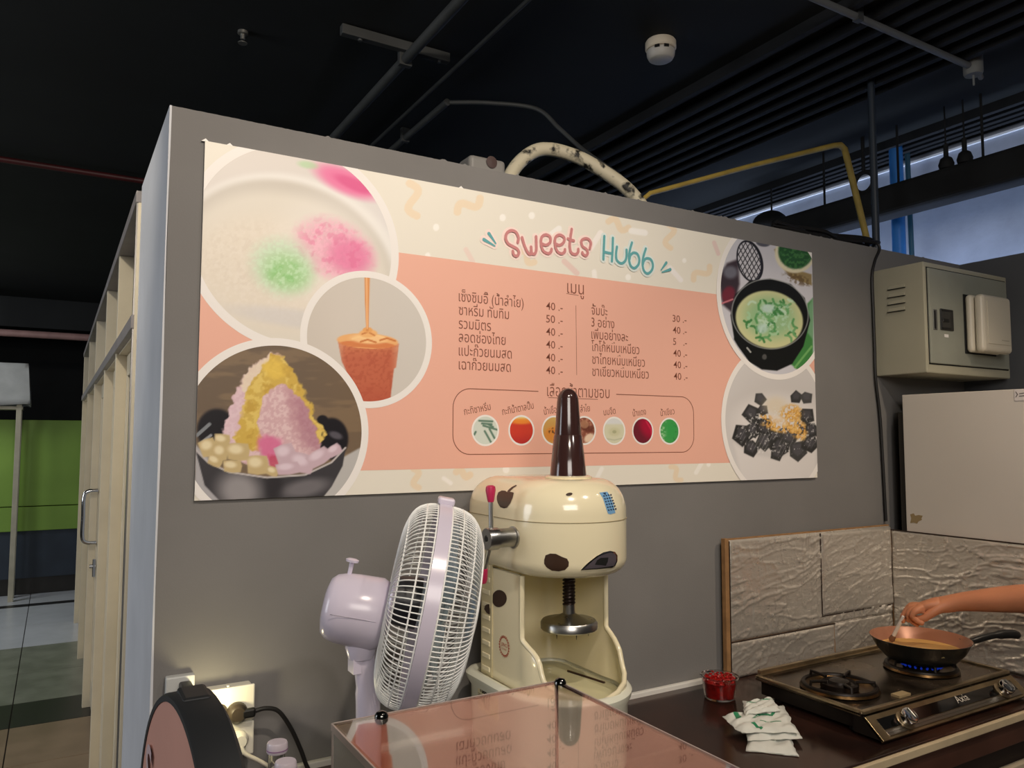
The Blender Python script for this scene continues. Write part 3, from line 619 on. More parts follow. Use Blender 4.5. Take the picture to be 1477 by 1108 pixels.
# seven small pictures of the syrups
def small(kind):
    def fn(X, Z):
        base = {'pandan': (214, 222, 212), 'red': (206, 68, 52), 'lamp': (204, 158, 88), 'brown': (140, 84, 66), 'milk': (216, 214, 186), 'wine': (112, 36, 50), 'green': (72, 160, 84)}[kind]
        p = Paint(X, Z, base); n2 = p.n(.35, 5)
        if kind == 'pandan':
            for q in ([(691, 607), (710, 608)], [(695, 611), (709, 612)], [(697, 614), (717, 620)], [(699, 622), (708, 638)], [(706, 619), (713, 632)], [(684, 627), (686, 623)], [(704, 612), (711, 616)]): p.over(p.line(q, 2.8), (98, 130, 112))
        if kind == 'red': p.over(smooth(p.y, 609, 602), (238, 216, 140)); p.over(p.ell(752, 608, 16, 4, 0, .5)*.8, (244, 160, 60)); p.over(smooth(p.y, 622, 642)*.6, (170, 44, 52))
        if kind == 'lamp': p.over(p.ell(797, 626, 12, 10, -20, .3)*.8, (222, 140, 60)); p.over(p.ell(797, 622, 6, 5)*smooth(n2, .45, .55), (104, 66, 40)); p.over(smooth(p.y, 612, 600)*.6, (212, 186, 108))
        if kind == 'brown': p.over(smooth(n2, .48, .6)*.8, (196, 140, 116)); p.over(p.ell(850, 632, 8, 6, -30, .3), (232, 204, 178)); p.over(p.ell(847, 618, 10, 5, 10, .3)*.7, (96, 50, 40)); p.over(p.ell(843, 612, 6, 6)*.6, (190, 146, 112))
        if kind == 'milk': p.over(smooth(p.y, 614, 610)*.9, (222, 224, 226)); p.over(p.ell(886, 623, 8, 6, 0, .4)*.5, (196, 194, 150)); p.over(p.ell(886, 623, 3, 2.4), (176, 176, 140)); p.over(p.line([(875, 633), (886, 635), (898, 632)], 1.4)*.6, (170, 176, 150))
        if kind == 'wine': p.over(p.ell(934, 616, 10, 16, -25, .6)*.8, (184, 24, 60)); p.over(p.line([(932, 608), (939, 620), (940, 628)], 2)*.6, (236, 60, 90))
        if kind == 'green': p.over(smooth(p.x, 964, 956)*smooth(n2, .5, .6)*.7, (190, 224, 180)); p.over(p.ell(968, 620, 8, 14, 0, .7)*.5, (44, 160, 74)); p.over(smooth(n2, .6, .66)*smooth(p.x, 966, 976)*.6, (36, 110, 60))
        return p
    return fn
SM = [(700, 621, 'pandan'), (752, 620.8, 'red'), (799, 621, 'lamp'), (842.5, 621, 'brown'), (885.8, 621.5, 'milk'), (927, 621.7, 'wine'), (965.5, 622, 'green')]
RS = .0415; y = BF-.0006
for (px, py, k) in SM:
    cx, cz = pl(px, py)
    print_grid('syrup_photo', cx-RS, cx+RS, cz-RS, cz+RS, .0018, y, small(k), lambda X, Z: np.hypot(X-cx, Z-cz) < RS-.003)
    ring(cx, cz, RS-.005, RS, y-.00015, 'syrup_photo_border', white_print)
YT = BF-.0006
brown_ink = mat('brown_ink', (134, 80, 64), .5, spec=.3)
def stroke(mm, P, wd, yy, plane=True, ends=True):
    """flat ribbon with round joints through plane points P (x, z)"""
    r = wd/2; n = 8; P = [np.array(p) for p in P]; vs = []; N_ = len(P)
    D = [P[i+1]-P[i] for i in range(N_-1)]; D = [d/max(np.linalg.norm(d), 1e-9) for d in D]
    def pt(c, d, sg, i): return (c[0]-d[1]*r*sg, yy-i*2.5e-6, c[1]+d[0]*r*sg)
    for sgn in (-1, 1):      # round cap, then the band, then the other cap, as fans and one strip
        c = P[0] if sgn < 0 else P[-1]; d = D[0] if sgn < 0 else D[-1]; i_ = 0 if sgn < 0 else N_; a0 = math.atan2(d[1], d[0])+(math.pi/2 if sgn < 0 else -math.pi/2)
        mm.add([(c[0]+r*math.cos(a0+math.pi*k/n), yy-i_*2.5e-6, c[1]+r*math.sin(a0+math.pi*k/n)) for k in range(n+1)], [tuple(range(n+1))])
    for i in range(N_):
        d = D[0] if i == 0 else D[-1] if i == N_-1 else (D[i-1]+D[i])/max(np.linalg.norm(D[i-1]+D[i]), 1e-6)
        vs += [pt(P[i], d, 1, i), pt(P[i], d, -1, i)]
    mm.add(vs, [(2*i, 2*i+1, 2*i+3, 2*i+2) for i in range(N_-1)])
# thai menu lines: text, left x, baseline y, right x, size
LINES = [('เซ็งซิมอี๊ (น้ำลำไย)', 661.5, 434.5, 755), ('ซาหริ่ม ทับทิม', 661.5, 454, 734), ('รวมมิตร', 661.5, 473.8, 708), ('ลอดช่องไทย', 661.5, 493, 729), ('แปะก๊วยนมสด', 661.5, 512.8, 738), ('เฉาก๊วยนมสด', 661.5, 532.8, 736.5),
         ('จั้มบ๊ะ', 853, 453.7, 876), ('3 อย่าง', 853, 471, 886), ('เพิ่มอย่างละ', 853, 488.6, 905.6), ('โกโก้หนึบเหนียว', 853, 506.2, 922), ('ชาไทยหนึบเหนียว', 854, 524.6, 930), ('ชาเขียวหนึบเหนียว', 854, 542.2, 935.5)]
def line_text(mm, s, x0, yb, x1, size, bold=0, rot=0):
    a = pl(x0, yb); c, s_ = math.cos(rot), math.sin(rot); bx_ = pl(x1, yb+.19*(x1-x0)*0)[0]
    put_text(mm, s, (a[0], YT, a[1]), (c, 0, s_), (-s_, 0, c), size, width=(bx_-a[0])/max(c, .5), bold=bold)
for (s, x0, yb, x1) in LINES: mm = M(); line_text(mm, s, x0, yb, x1, .0385); mm.build('dish_name', brown_ink, board, fix=False)
for i, s in enumerate(['40 .-', '50 .-', '40 .-', '40 .-', '40 .-', '40 .-']): mm = M(); line_text(mm, s, 787.5, 446.5+18.55*i, 811.5, .031, .002); mm.build('price', brown_ink, board, fix=False)
for i, s in enumerate(['30 .-', '40 .-', '5   .-', '40 .-', '40 .-', '40 .-']): mm = M(); line_text(mm, s, 970+.35*i, 464+16.7*i, 990+.3*i, .031, .002); mm.build('price', brown_ink, board, fix=False)
mm = M(); line_text(mm, 'เมนู', 818, 422.5, 842, .052, -.004); mm.build('heading', brown_ink, board, fix=False); mm = M(); line_text(mm, 'เลือกน้ำตามชอบ', 789, 571.5, 879, .047, -.004)
mm.build('heading', brown_ink, board, fix=False)
mm = M(); stroke(mm, [pl(817, 423.5), pl(834, 426.3)], .0016, YT); stroke(mm, [pl(791, 573.6), pl(862, 576.2)], .0016, YT)
stroke(mm, [pl(830.5, 441), pl(831.7, 541)], .0014, YT)
(xa, za), (xb_, zb__) = pl(653.5, 561), pl(1001, 652.2); za = (pl(675, 561)[1]+pl(990, 572.5)[1])/2; r = .05
def arc(cx, cz, a0, a1): return [(cx+r*math.cos(math.radians(a0+(a1-a0)*k/9)), cz+r*math.sin(math.radians(a0+(a1-a0)*k/9))) for k in range(10)]
x1g, x2g = pl(776, 565)[0], pl(889, 569)[0]
stroke(mm, [(x1g, za)]+arc(xa+r, za-r, 90, 180)+arc(xa+r, zb__+r, 180, 270)+arc(xb_-r, zb__+r, 270, 360)+arc(xb_-r, za-r, 0, 90)+[(x2g, za)], .0022, YT)
mm.build('rules_and_frame', brown_ink, board, fix=False)
for (s, x0, yb, x1, rot) in (('กะทิซาหริ่ม', 670, 599, 708, .20), ('กะทิน้ำตาลปี๊บ', 725, 599, 770, .20), ('น้ำเชื่อม', 785, 598.5, 808, .16), ('น้ำลำไย', 829, 596, 851, .12), ('นมจืด', 871, 599.5, 888, .14), ('น้ำแดง', 913, 601, 932, .14), ('น้ำเขียว', 953, 600.5, 973, .14)):
    mm = M(); line_text(mm, s, x0, yb, x1, .027, 0, rot); mm.build('syrup_name', brown_ink, board, fix=False)

# title lettering, drawn as rounded strokes
def zs_(pts): return [(690+x/8.688, 320+y_/8.688) for x, y_ in pts]
def zh_(pts): return [(850+x/11.36, 330+y_/11.36) for x, y_ in pts]
def cv(pts, k=6): return [pl(*p) for p in catmull(pts, k)]
sweets = [zs_([(487, 262), (495, 200), (465, 135), (405, 112), (350, 145), (335, 210), (365, 275), (430, 315), (480, 345), (500, 390), (475, 432), (435, 415), (425, 370)]),
          zs_([(540, 200), (570, 300), (610, 385), (640, 408), (655, 380), (652, 318)]), zs_([(652, 360), (668, 404), (700, 400), (718, 340), (715, 190)]),
          zs_([(790, 280), (840, 295), (890, 260), (890, 195), (840, 165), (790, 190), (775, 260), (800, 360), (860, 400), (900, 380), (908, 345)]),
          zs_([(960, 280), (1010, 296), (1060, 260), (1064, 200), (1010, 168), (960, 195), (950, 270), (975, 365), (1030, 402), (1070, 380), (1076, 350)]),
          zs_([(1160, 95), (1145, 200), (1135, 310), (1155, 390), (1205, 412), (1238, 385), (1242, 345)]), zs_([(1112, 215), (1150, 232), (1185, 240)]),
          zs_([(1385, 340), (1398, 270), (1370, 222), (1320, 215), (1280, 245), (1295, 310), (1345, 350), (1360, 395), (1335, 428), (1300, 410), (1292, 388)])]
hubb = [zh_([(235, 125), (228, 300), (220, 500)]), zh_([(375, 155), (370, 340), (358, 535)]), zh_([(232, 385), (300, 400), (365, 412)]),
        zh_([(440, 300), (425, 420), (440, 520), (510, 572), (575, 530), (598, 440), (598, 350)]),
        zh_([(685, 232), (650, 360), (636, 480), (660, 600), (720, 650), (785, 600), (806, 510), (775, 420), (710, 398), (660, 440), (645, 500)]),
        zh_([(912, 330), (875, 450), (858, 570), (880, 690), (940, 738), (1005, 690), (1028, 600), (995, 510), (925, 490), (880, 530), (862, 590)])]
outl = M(); outb = M(); s1 = M(); s2 = M()
for i_, c in enumerate(sweets): P = cv(c); stroke(outl, P, .0215, YT-.00015*i_); stroke(s1, P, .0085, YT-.0030-.00015*i_)
for i_, c in enumerate(hubb): P = cv(c); stroke(outb, P, .0215, YT-.00125-.00015*i_); stroke(s2, P, .0082, YT-.0030-.00015*i_)
def petal(a, b, wa, wb, mm, yy):
    (ax, az), (bx_, bz) = pl(*a), pl(*b); d = np.array([bx_-ax, bz-az]); q = np.array([-d[1], d[0]])/np.linalg.norm(d)
    mm.add([(ax+q[0]*wa, yy, az+q[1]*wa), (bx_+q[0]*wb, yy, bz+q[1]*wb), (bx_-q[0]*wb, yy, bz-q[1]*wb), (ax-q[0]*wa, yy, az-q[1]*wa)], [(0, 1, 2, 3)])
    for c, wd in (((ax, az), wa), ((bx_, bz), wb)): mm.add([(c[0]+wd*math.cos(k*.524), yy-.00004, c[1]+wd*math.sin(k*.524)) for k in range(12)], [tuple(range(12))])
for (a, b) in ((zs_([(128, 150)])[0], zs_([(212, 272)])[0]), (zs_([(65, 225)])[0], zs_([(200, 305)])[0])): petal(a, b, .0050, .0022, s2, YT-.0012-a[0]*1e-6); petal(a, b, .012, .009, outl, YT-.0004-a[1]*1e-6)
for (a, b) in ((zh_([(1250, 560)])[0], zh_([(1165, 680)])[0]), (zh_([(1315, 670)])[0], zh_([(1180, 715)])[0])): petal(a, b, .0048, .002, s2, YT-.003)
outl.build('title_outline', mat('title_halo_print', (248, 228, 220), .45, spec=.3), board, fix=False); outb.build('title_outline', mat('title_halo_blue_print', (226, 236, 232), .45, spec=.3), board, fix=False)
s1.build('title_lettering', mat('rose_ink', (205, 138, 138), .45, spec=.3), board, fix=False); s2.build('title_lettering', mat('teal_ink', (104, 172, 176), .45, spec=.3), board, fix=False)
for (px_, py_) in ((296, 205), (331, 213), (665, 272)):
    a = pl(px_, py_); M().prism([(a[0]-.008, -.007, BZ1-.001), (a[0]+.009, -.007, BZ1-.001), (a[0]+.001, -.007, BZ1+.006)], (0, .004, 0)).build('torn_edge', white_print, board)

# ------------------------------------------------------------------ electrical box
eb = thing('electrical_box', (2.69, 0, 1.755), 'beige metal electrical box high on the wall at the right', 'electrical box')
emet = mat('beige_enamel', (172, 168, 148), .42, var=.05, vscale=5)
ex0, ex1, ey, ez0, ez1 = 2.405, 2.962, -.2, 1.757, 2.160
M().box(ex0, ex1, ey+.002, 0, ez0, ez1).build('enclosure', emet, eb, bevel=.004)
dx0, dx1, dz0, dz1 = ex0+.018, ex1-.018, ez0+.035, ez1-.022
M().box(dx0-.004, dx1+.004, ey+.0005, ey+.004, dz0-.004, dz1+.004).build('door_gap', mat('black_gasket', (24, 24, 24), .7), eb)
M().box(dx0, dx1, ey-.006, ey+.004, dz0, dz1).build('box_door', mat('grey_green_enamel', (150, 152, 140), .42, var=.05), eb, bevel=.003)
for py in (414, 425.5, 436, 446.5):
    a, b_ = atX(1282, py+1.5, ex0), atX(1305, py-2.5, ex0)
    mm = M(); zc_ = (a[2]+b_[2])/2; mm.prism([(ex0-.007, a[1], zc_-.007), (ex0-.0, a[1], zc_+.006), (ex0, a[1], zc_-.008)], (0, b_[1]-a[1], 0)); mm.build('vent_louvre', emet, eb)
    M().box(ex0-.0065, ex0-.001, a[1]+.003, b_[1]-.003, zc_-.0095, zc_-.0068).build('vent_slot', MATS['black_gasket'], eb)
def rr(px0, py0, px1, py1, yv, depth, m, name, bev):
    a, b_ = atY(px0, py0, yv), atY(px1, py1, yv); return M().box(a[0], b_[0], yv, yv-depth, b_[2], a[2]).build(name, m, eb, bevel=bev, seg=4)
yd = ey-.006
rr(1355, 445, 1374.5, 478, yd, .005, mat('black_handle', (34, 34, 33), .3), 'latch_plate', .008); rr(1358, 449, 1371, 474, yd-.005, .002, mat('dark_recess', (58, 57, 54), .4), 'latch_lever', .004)
rr(1359.5, 459, 1369, 465, yd-.007, .003, MATS['black_handle'], 'latch_grip', .002)
rr(1345, 446, 1351.5, 476, yd, .003, mat('dull_metal', (150, 150, 145), .4, .8), 'name_plate', .001); rr(1347, 448, 1350, 474, yd-.003, .001, MATS['black_handle'], 'name_plate_band', .0)
rr(1362, 482, 1368, 487, yd, .001, white_print, 'small_label', 0)
bp = mat('cream_moulded_plastic', (212, 204, 186), .4)
a, b_ = atY(1389, 426, yd), atY(1453, 517, yd)
M().box(a[0]-.003, a[0]+.207, yd, yd-.003, b_[2]+.002, a[2]+.004).build('cover_gasket', MATS['black_gasket'], eb, bevel=.02, seg=4)
M().box(a[0], a[0]+.202, yd-.002, yd-.030, b_[2]+.006, a[2]).build('breaker_case', bp, eb, bevel=.014, seg=4)
cv_ = M().box(a[0]+.004, a[0]+.202, yd-.032, yd-.068, b_[2]+.004, a[2]-.002).build('breaker_cover', bp, eb, bevel=.016, seg=4)
M().box(a[0]+.03, a[0]+.182, yd-.068, yd-.0705, b_[2]+.035, a[2]-.025).build('cover_panel', bp, cv_, bevel=.003)
M().box(a[0]+.12, a[0]+.17, yd-.0705, yd-.0712, b_[2]+.05, b_[2]+.053).build('cover_mark', mat('pale_mark', (180, 172, 152), .5), cv_)
# ------------------------------------------------------------------ worktop with its base
CT = .770; CS = 1.0
wt = thing('worktop', (1.1, -.3, 0), 'dark brown glossy kitchen worktop along the grey wall', 'counter')
brown_top = mat('brown_laminate_top', (62, 38, 30), .16, col2=(34, 22, 19), vscale=5, rvar=.08, detail=6, spec=.6)
M().box(-.155, 2.40, -.628, -.001, CT-.028, CT).build('counter_top', brown_top, wt, bevel=.003)
M().box(-.155, 2.40, -.640, -.628, CT-.024, CT-.004).build('edge_strip', mat('cream_edge_strip', (196, 178, 146), .45, var=.1), wt, bevel=.002)
M().box(-.155, 2.40, -.632, -.612, CT-.085, CT-.026).build('front_rail', mat('brown_front', (78, 52, 42), .4, var=.15, vscale=7), wt, bevel=.002)
M().box(-.15, 2.395, -.60, -.03, .05, CT-.085).build('carcass', mat('dark_carcass', (44, 34, 30), .6), wt)
bf = mat('cream_door_laminate', (188, 174, 150), .4, var=.06)
for i in range(5):
    x = -.145+i*.508; d = M().box(x+.004, x+.502, -.622, -.602, .08, CT-.15).build('cabinet_door', bf, wt, bevel=.003)
    M().box(x+.20, x+.30, -.640, -.624, CT-.20, CT-.185).build('door_pull', mat('chrome', (215, 215, 215), .12, 1.0), d, bevel=.003)

# ------------------------------------------------------------------ foil covered splash boards
def foil_mat(name):
    m = mat(name, (214, 206, 194), .30, .62, rvar=.12, vscale=22, detail=8, bump=.35, bscale=40, stretch=(1, 1, 2.2))
    return m
foilm = foil_mat('wrinkled_foil')
def ridge(u, v, sc_, seed): n_ = vnoise(u, v, sc_, seed, 3, .5); return 1-np.abs(n_-.5)*7
def foil(parent, name, org, ud, W, vd, H, nrm, step, seed, amp=.0022, th=.003, wob=.002):
    nu, nv = max(3, int(W/step)), max(3, int(H/step)); U, V = np.meshgrid(np.linspace(0, W, nu), np.linspace(0, H, nv))
    a = vnoise(U, V, 3, seed, 2)*2.4
    r1 = np.clip(ridge(U*.45+V*.3*a, V*2.4-U*.5*a, 13, seed), 0, 1)**3; r2 = np.clip(ridge(U*1.3, V*.9, 21, seed+5), 0, 1)**4
    q = np.clip(ridge(U*3.2, V*.45+U*.3, 11, seed+9), 0, 1)**3*smooth(vnoise(U, V, 5, seed+3, 2), .5, .65)
    d = th+amp*(r1*1.4+r2*.8+q*1.4)+.0018*vnoise(U, V, 9, seed+7, 2)
    e = np.minimum(np.minimum(U, W-U), np.minimum(V, H-V)); d = d*np.clip(e/.006, 0, 1)
    jig = (vnoise(V, U*0+seed, 22, seed, 3)-.5)*wob*2*(U > W*.5)+(vnoise(V, U*0+seed, 25, seed+2, 3)-.5)*wob*2*(U < W*.5)
    org, ud, vd, nrm = map(np.array, (org, ud, vd, nrm))
    P = org+(U+jig*(e < .02))[..., None]*ud+V[..., None]*vd+d[..., None]*nrm
    m_ = M(); idx = np.arange(nu*nv).reshape(nv, nu)
    q_ = np.stack([idx[:-1, :-1], idx[:-1, 1:], idx[1:, 1:], idx[1:, :-1]], -1).reshape(-1, 4)
    base = BASE[parent]; me = bpy.data.meshes.new(name); me.from_pydata((P.reshape(-1, 3)-np.array(base)).tolist(), [], q_.tolist()); me.materials.append(foilm)
    me.polygons.foreach_set('use_smooth', [True]*len(me.polygons)); me.update()
    o = bpy.data.objects.new(name, me); COL.objects.link(o); o.parent = parent; BASE[o] = base; return o
mdf = mat('raw_fibreboard', (150, 112, 72), .8, var=.15, vscale=30)
FZ = 1.190
t = thing('foil_splashback', (2.0, -.02, CT), 'silver foil covered board standing behind the gas stove', 'splashback')
bx0, bx1 = 1.562, 2.408
M().box(bx0, bx1, -.030, -.0165, CT+.015, FZ+.014).build('backing_board', mdf, t, bevel=.001)
M().box(bx0-.001, bx0+.016, -.0335, -.017, CT+.001, FZ+.016).build('board_edge', mdf, t, bevel=.001)
foil(t, 'foil_sheet', (bx0+.016, -.030, .885), (1, 0, 0), bx1-bx0-.016, (0, 0, 1), FZ+.010-.885, (0, -1, 0), .0035, 3)
foil(t, 'foil_strip', (bx0+.016, -.0305, CT+.002), (1, 0, 0), .50, (0, 0, 1), .880-CT, (0, -1, 0), .0035, 21)
foil(t, 'foil_strip', (bx0+.520, -.0305, CT+.002), (1, 0, 0), bx1-bx0-.52, (0, 0, 1), .884-CT, (0, -1, 0), .0035, 33)
a, b_ = atY(1184, 771, -.036), atY(1281, 884, -.036)
seam = mat('dark_seam', (52, 38, 28), .9)
M().box(a[0]-.004, bx1, -.0358, -.034, b_[2]-.004+.03, FZ+.006).build('patch_dark_edge', seam, t)  # dark strip showing along the patch edges
foil(t, 'foil_patch', (a[0], -.036, b_[2]+.03), (1, 0, 0), bx1-a[0]-.002, (0, 0, 1), FZ+.006-b_[2]-.03, (0, -1, 0), .0035, 44, amp=.0012)
M().box(bx0+.012, bx1, -.0326, -.030, .8805, .8845).build('tape_seam', seam, t)
M().box(bx0+.0155, bx0+.018, -.036, -.030, CT+.002, FZ+.008).build('tape_seam', seam, t)
t = thing('foil_side_board', (2.415, -.35, CT), 'silver foil covered side board right of the stove, against the white cabinet', 'splashback')
M().box(2.410, 2.424, -.62, -.031, CT+.001, FZ-.004).build('backing_board', mdf, t, bevel=.001)
foil(t, 'foil_sheet', (2.410, -.036, CT+.002), (0, -1, 0), .584, (0, 0, 1), FZ-.004-CT-.002, (-1, 0, 0), .0035, 57, amp=.0026)
M().box(2.4065, 2.410, -.62, -.032, FZ-.006, FZ-.002).build('tape_seam', seam, t)

# ------------------------------------------------------------------ tall white cabinet side (appliance)
t = thing('refrigerator', (2.71, -.4, 0), 'tall white appliance with a bare flat side, right of the stove', 'refrigerator')
wh = mat('off_white_appliance', (205, 198, 188), .38, var=.03, vscale=2)
Zf0, Zf1 = 1.19, 1.683
M().box(2.430, 2.985, -.66, -.084, .06, Zf1).build('cabinet_body', wh, t, bevel=.002)
M().box(2.436, 2.985, -.084, -.062, .10, 1.62).build('back_panel', mat('dark_back_panel', (38, 34, 28), .8), t)
for (z0, z1) in ((.08, 1.15), (1.16, Zf1)):
    d = M().box(2.432, 2.983, -.70, -.664, z0, z1).build('appliance_door', wh, t, bevel=.006); M().box(2.46, 2.475, -.735, -.70, z1-.35 if z0 < 1 else z0+.03, z1-.05).build('grip', mat('grey_plastic', (130, 130, 128), .4), d, bevel=.004)
for (x, y_) in ((2.47, -.62), (2.94, -.62), (2.47, -.13), (2.94, -.13)): M().lathe([(.02, 0), (.02, .06)], (x, y_, 0), (0, 0, 1), 12).build('foot', mat('black_plastic', (18, 18, 18), .4), t)
q = [atX(x, y_, 2.4296) for x, y_ in ((1313, 742), (1318, 740.5), (1320, 744), (1325, 743), (1331, 744), (1329, 748), (1330, 750), (1325, 752), (1323, 755.5), (1318, 754), (1313, 754.5), (1314.5, 748))]
M().prism(q, (-.0006, 0, 0)).build('glue_stain', mat('brown_glue_stain', (150, 130, 92), .7), t)
a, b_ = atX(1463, 562, 2.4296), atX(1490, 577, 2.4296)
st = M().box(2.4284, 2.4296, a[1], b_[1], b_[2], a[2]).build('paper_label', mat('paper_label_white', (216, 208, 204), .6), t)
mm = M()
for (p0, p1) in (((1465, 565), (1468, 569)), ((1465, 573), (1468, 569)), ((1470, 568), (1477, 567)), ((1470, 571.5), (1480, 570.5))):
    a, b_ = atX(*p0, 2.4282), atX(*p1, 2.4282); mm.tube([a, b_], .0012, 5)
mm.build('printed_lines', mat('grey_ink', (92, 84, 84), .6), st)

# ------------------------------------------------------------------ ice shaver
cream = mat('cream_enamel', (238, 227, 192), .16, spec=.6, coat=.5)
ice = thing('ice_shaver', (.77, -.25, CT), 'cream ice shaver with brown spots and a tall brown cone on top', 'ice shaver')
CX, CY, R0, YB = .770, -.300, .122, -.085
def plan(off, nside=10, narc=20, rc=.05):
    """closed D shaped outline: rounded front, rounded back corners; starts at the front centre, goes left"""
    R = R0+off; yb = YB+off; pts = []
    for k in range(narc+1): a = math.pi/2*k/narc; pts.append((CX-R*math.sin(a), CY-R*math.cos(a)))
    for k in range(1, nside): pts.append((CX-R, CY+(yb-rc-CY)*k/nside))
    for k in range(9): a = math.pi/2*k/8; pts.append((CX-R+rc*(1-math.cos(a)), yb-rc+rc*math.sin(a)))
    h = len(pts); pts.append((CX, yb))
    return pts, h
def full(off, rc=.05):
    p, h = plan(off, rc=rc); return p+[(2*CX-x, y_) for x, y_ in p[:-1][::-1][:-1]]
# head
prof = []; zb, zt, Rt, Rb = 1.215, 1.428, .075, .035
for k in range(9): a = math.pi/2*k/8; prof.append((zb+Rb-Rb*math.cos(a), -Rb+Rb*math.sin(a)))
for k in range(11): a = math.pi/2*k/10; prof.append((zt-Rt+Rt*math.sin(a), -Rt*.85+Rt*.85*math.cos(a)))
HO = .021
m = M(); rings = []
for (z, o) in prof:
    pts = [(x, y_+(.018 if y_ > -.15 else 0)) for x, y_ in full(HO+o, rc=max(.02, .06+o*.5))]; rings.append([(x, y_, z) for x, y_ in pts])
n_ = len(rings[0])
m.add([p for r_ in rings for p in r_], [(i*n_+k, i*n_+(k+1) % n_, (i+1)*n_+(k+1) % n_, (i+1)*n_+k) for i in range(len(rings)-1) for k in range(n_)]+[tuple(range(n_))[::-1], tuple((len(rings)-1)*n_+k for k in range(n_))])
head = m.build('head', cream, ice, smooth=True)
seamz = 1.338
mm = M(); mm.tube([(x, y_, seamz) for x, y_ in [(a_, b_+(.018 if b_ > -.15 else 0)) for a_, b_ in full(HO+.0002)]], .0010, 5, closed=True); mm.build('head_seam', mat('cream_shadow_line', (150, 136, 100), .5), ice, smooth=True)
def tree_of(o):
    dg = bpy.context.evaluated_depsgraph_get(); me = o.data; b_ = BASE[o]
    return BVHTree.FromPolygons([v.co+b_ for v in me.vertices], [tuple(p.vertices) for p in me.polygons])
def decal(name, px_pts, target, m, lift=.0008, parent=None, thick=.0006, fill=None):
    """a sticker cut to an outline and laid on the curved surface of target"""
    tr = tree_of(target); bm = bmesh.new()
    vs = [bm.verts.new((x, y_, 0)) for x, y_ in px_pts]; bm.faces.new(vs)
    bmesh.ops.triangulate(bm, faces=bm.faces)
    for _ in range(3):
        bmesh.ops.subdivide_edges(bm, edges=[e for e in bm.edges if e.calc_length() > 2.5], cuts=1); bmesh.ops.triangulate(bm, faces=bm.faces)
    mm = M(); ok = True; P = []; last = None
    for v in bm.verts:
        d = Vector(ray(v.co.x, v.co.y)).normalized(); h = tr.ray_cast(Vector(CAM), d)
        if h[0] is None: h = (last[0], last[1]) if last else (Vector(CAM)+d*1.9, -d)
        last = h; nn = h[1] if h[1].dot(d) < 0 else -h[1]; P.append(Vector(h[0])+nn*lift)
    bm.verts.index_update(); mm.add(P, [tuple(v.index for v in f.verts) for f in bm.faces]); bm.free()
    o = mm.build(name, m, parent if parent is not None else target, smooth=True, fix=False); return o
def blob(cx, cy, rx, ry, w=(0, 0, 0), n=20, ang=0):
    out = []
    for k in range(n):
        a = 2*math.pi*k/n; r_ = 1+w[0]*math.cos(2*a+w[1])+w[2]*math.cos(3*a); x, y_ = rx*r_*math.cos(a), ry*r_*math.sin(a)
        out.append((cx+x*math.cos(ang)-y_*math.sin(ang), cy+x*math.sin(ang)+y_*math.cos(ang)))
    return out
spot = mat('dark_brown_spot', (62, 44, 34), .3)
decal('cow_spot', [(785, 808), (787, 801), (794, 798.5), (802, 799), (810, 803), (818, 806), (820.5, 811), (820, 817), (815, 822), (806, 824), (796, 823), (788, 818), (785, 813)], head, spot)
decal('cow_spot', blob(821, 713.3, 4.4, 2.5, (.1, 0, 0), ang=-.2), head, spot)
decal('apple_spot', [(717, 716), (719, 710.5), (724, 707.8), (729, 708.2), (732, 710.3), (737, 709.8), (741.5, 711), (740, 718), (736.5, 726), (732, 732), (727.5, 733.5), (722, 731.5), (718.5, 726), (717, 721)], head, spot)
decal('apple_stalk', [(731.5, 709.8), (734, 706.5), (738.5, 702.8), (744.5, 699.8), (746, 701), (741, 704), (737.5, 707.5), (735, 710)], head, spot)
blue = mat('blue_sticker', (118, 166, 206), .35)
decal('blue_sticker', [(864, 711), (875.5, 709.5), (880, 716), (884, 727), (887.5, 740), (880, 742), (876.5, 741), (873, 730), (869, 718)], head, blue)
ink = mat('dark_blue_ink', (36, 52, 78), .5)
for k in range(4):
    xo = k*3.3
    for j_ in range(6):
        x = 870.5+xo+j_*1.35-(k == 0)*0; y_ = 716+j_*4.0-k*.6
        if x < 862+j_*5: pass
        decal('sticker_print', [(x-.9, y_-1.1), (x+1.1, y_-1.1), (x+1.4, y_+1.0), (x-.6, y_+1.0)], head, ink, lift=.0014)
decal('sticker_print', [(869, 711.5), (873.5, 711), (873, 714.5), (871, 713.5)], head, ink, lift=.0014)
# chrome badge at the front
chrome = mat('chrome', (215, 215, 215), .12, 1.0); steel = mat('brushed_steel', (178, 178, 176), .3, 1.0, rvar=.08, vscale=30)
decal('badge_rim', [(837, 822), (843, 816), (851, 809), (860, 802), (870, 796.5), (879, 794.5), (886, 796), (889.5, 801), (889.5, 809), (886.5, 816), (882, 818.5), (860, 820.5)], head, chrome, lift=.0022)
bd = decal('badge_plate', [(842, 820), (848, 814.5), (856, 807.5), (864, 802), (873, 798.5), (880, 797), (885.5, 799), (887.5, 803), (887, 810), (884, 815.5), (860, 818.8)], head, mat('violet_grey_plate', (120, 112, 120), .3, .6), lift=.0030)
decal('badge_window', [(857, 814), (860, 808), (865, 804.5), (876, 804), (875, 810), (872.5, 815.5), (866, 814.5)], head, mat('black_handle', (34, 34, 33), .3), lift=.0036)
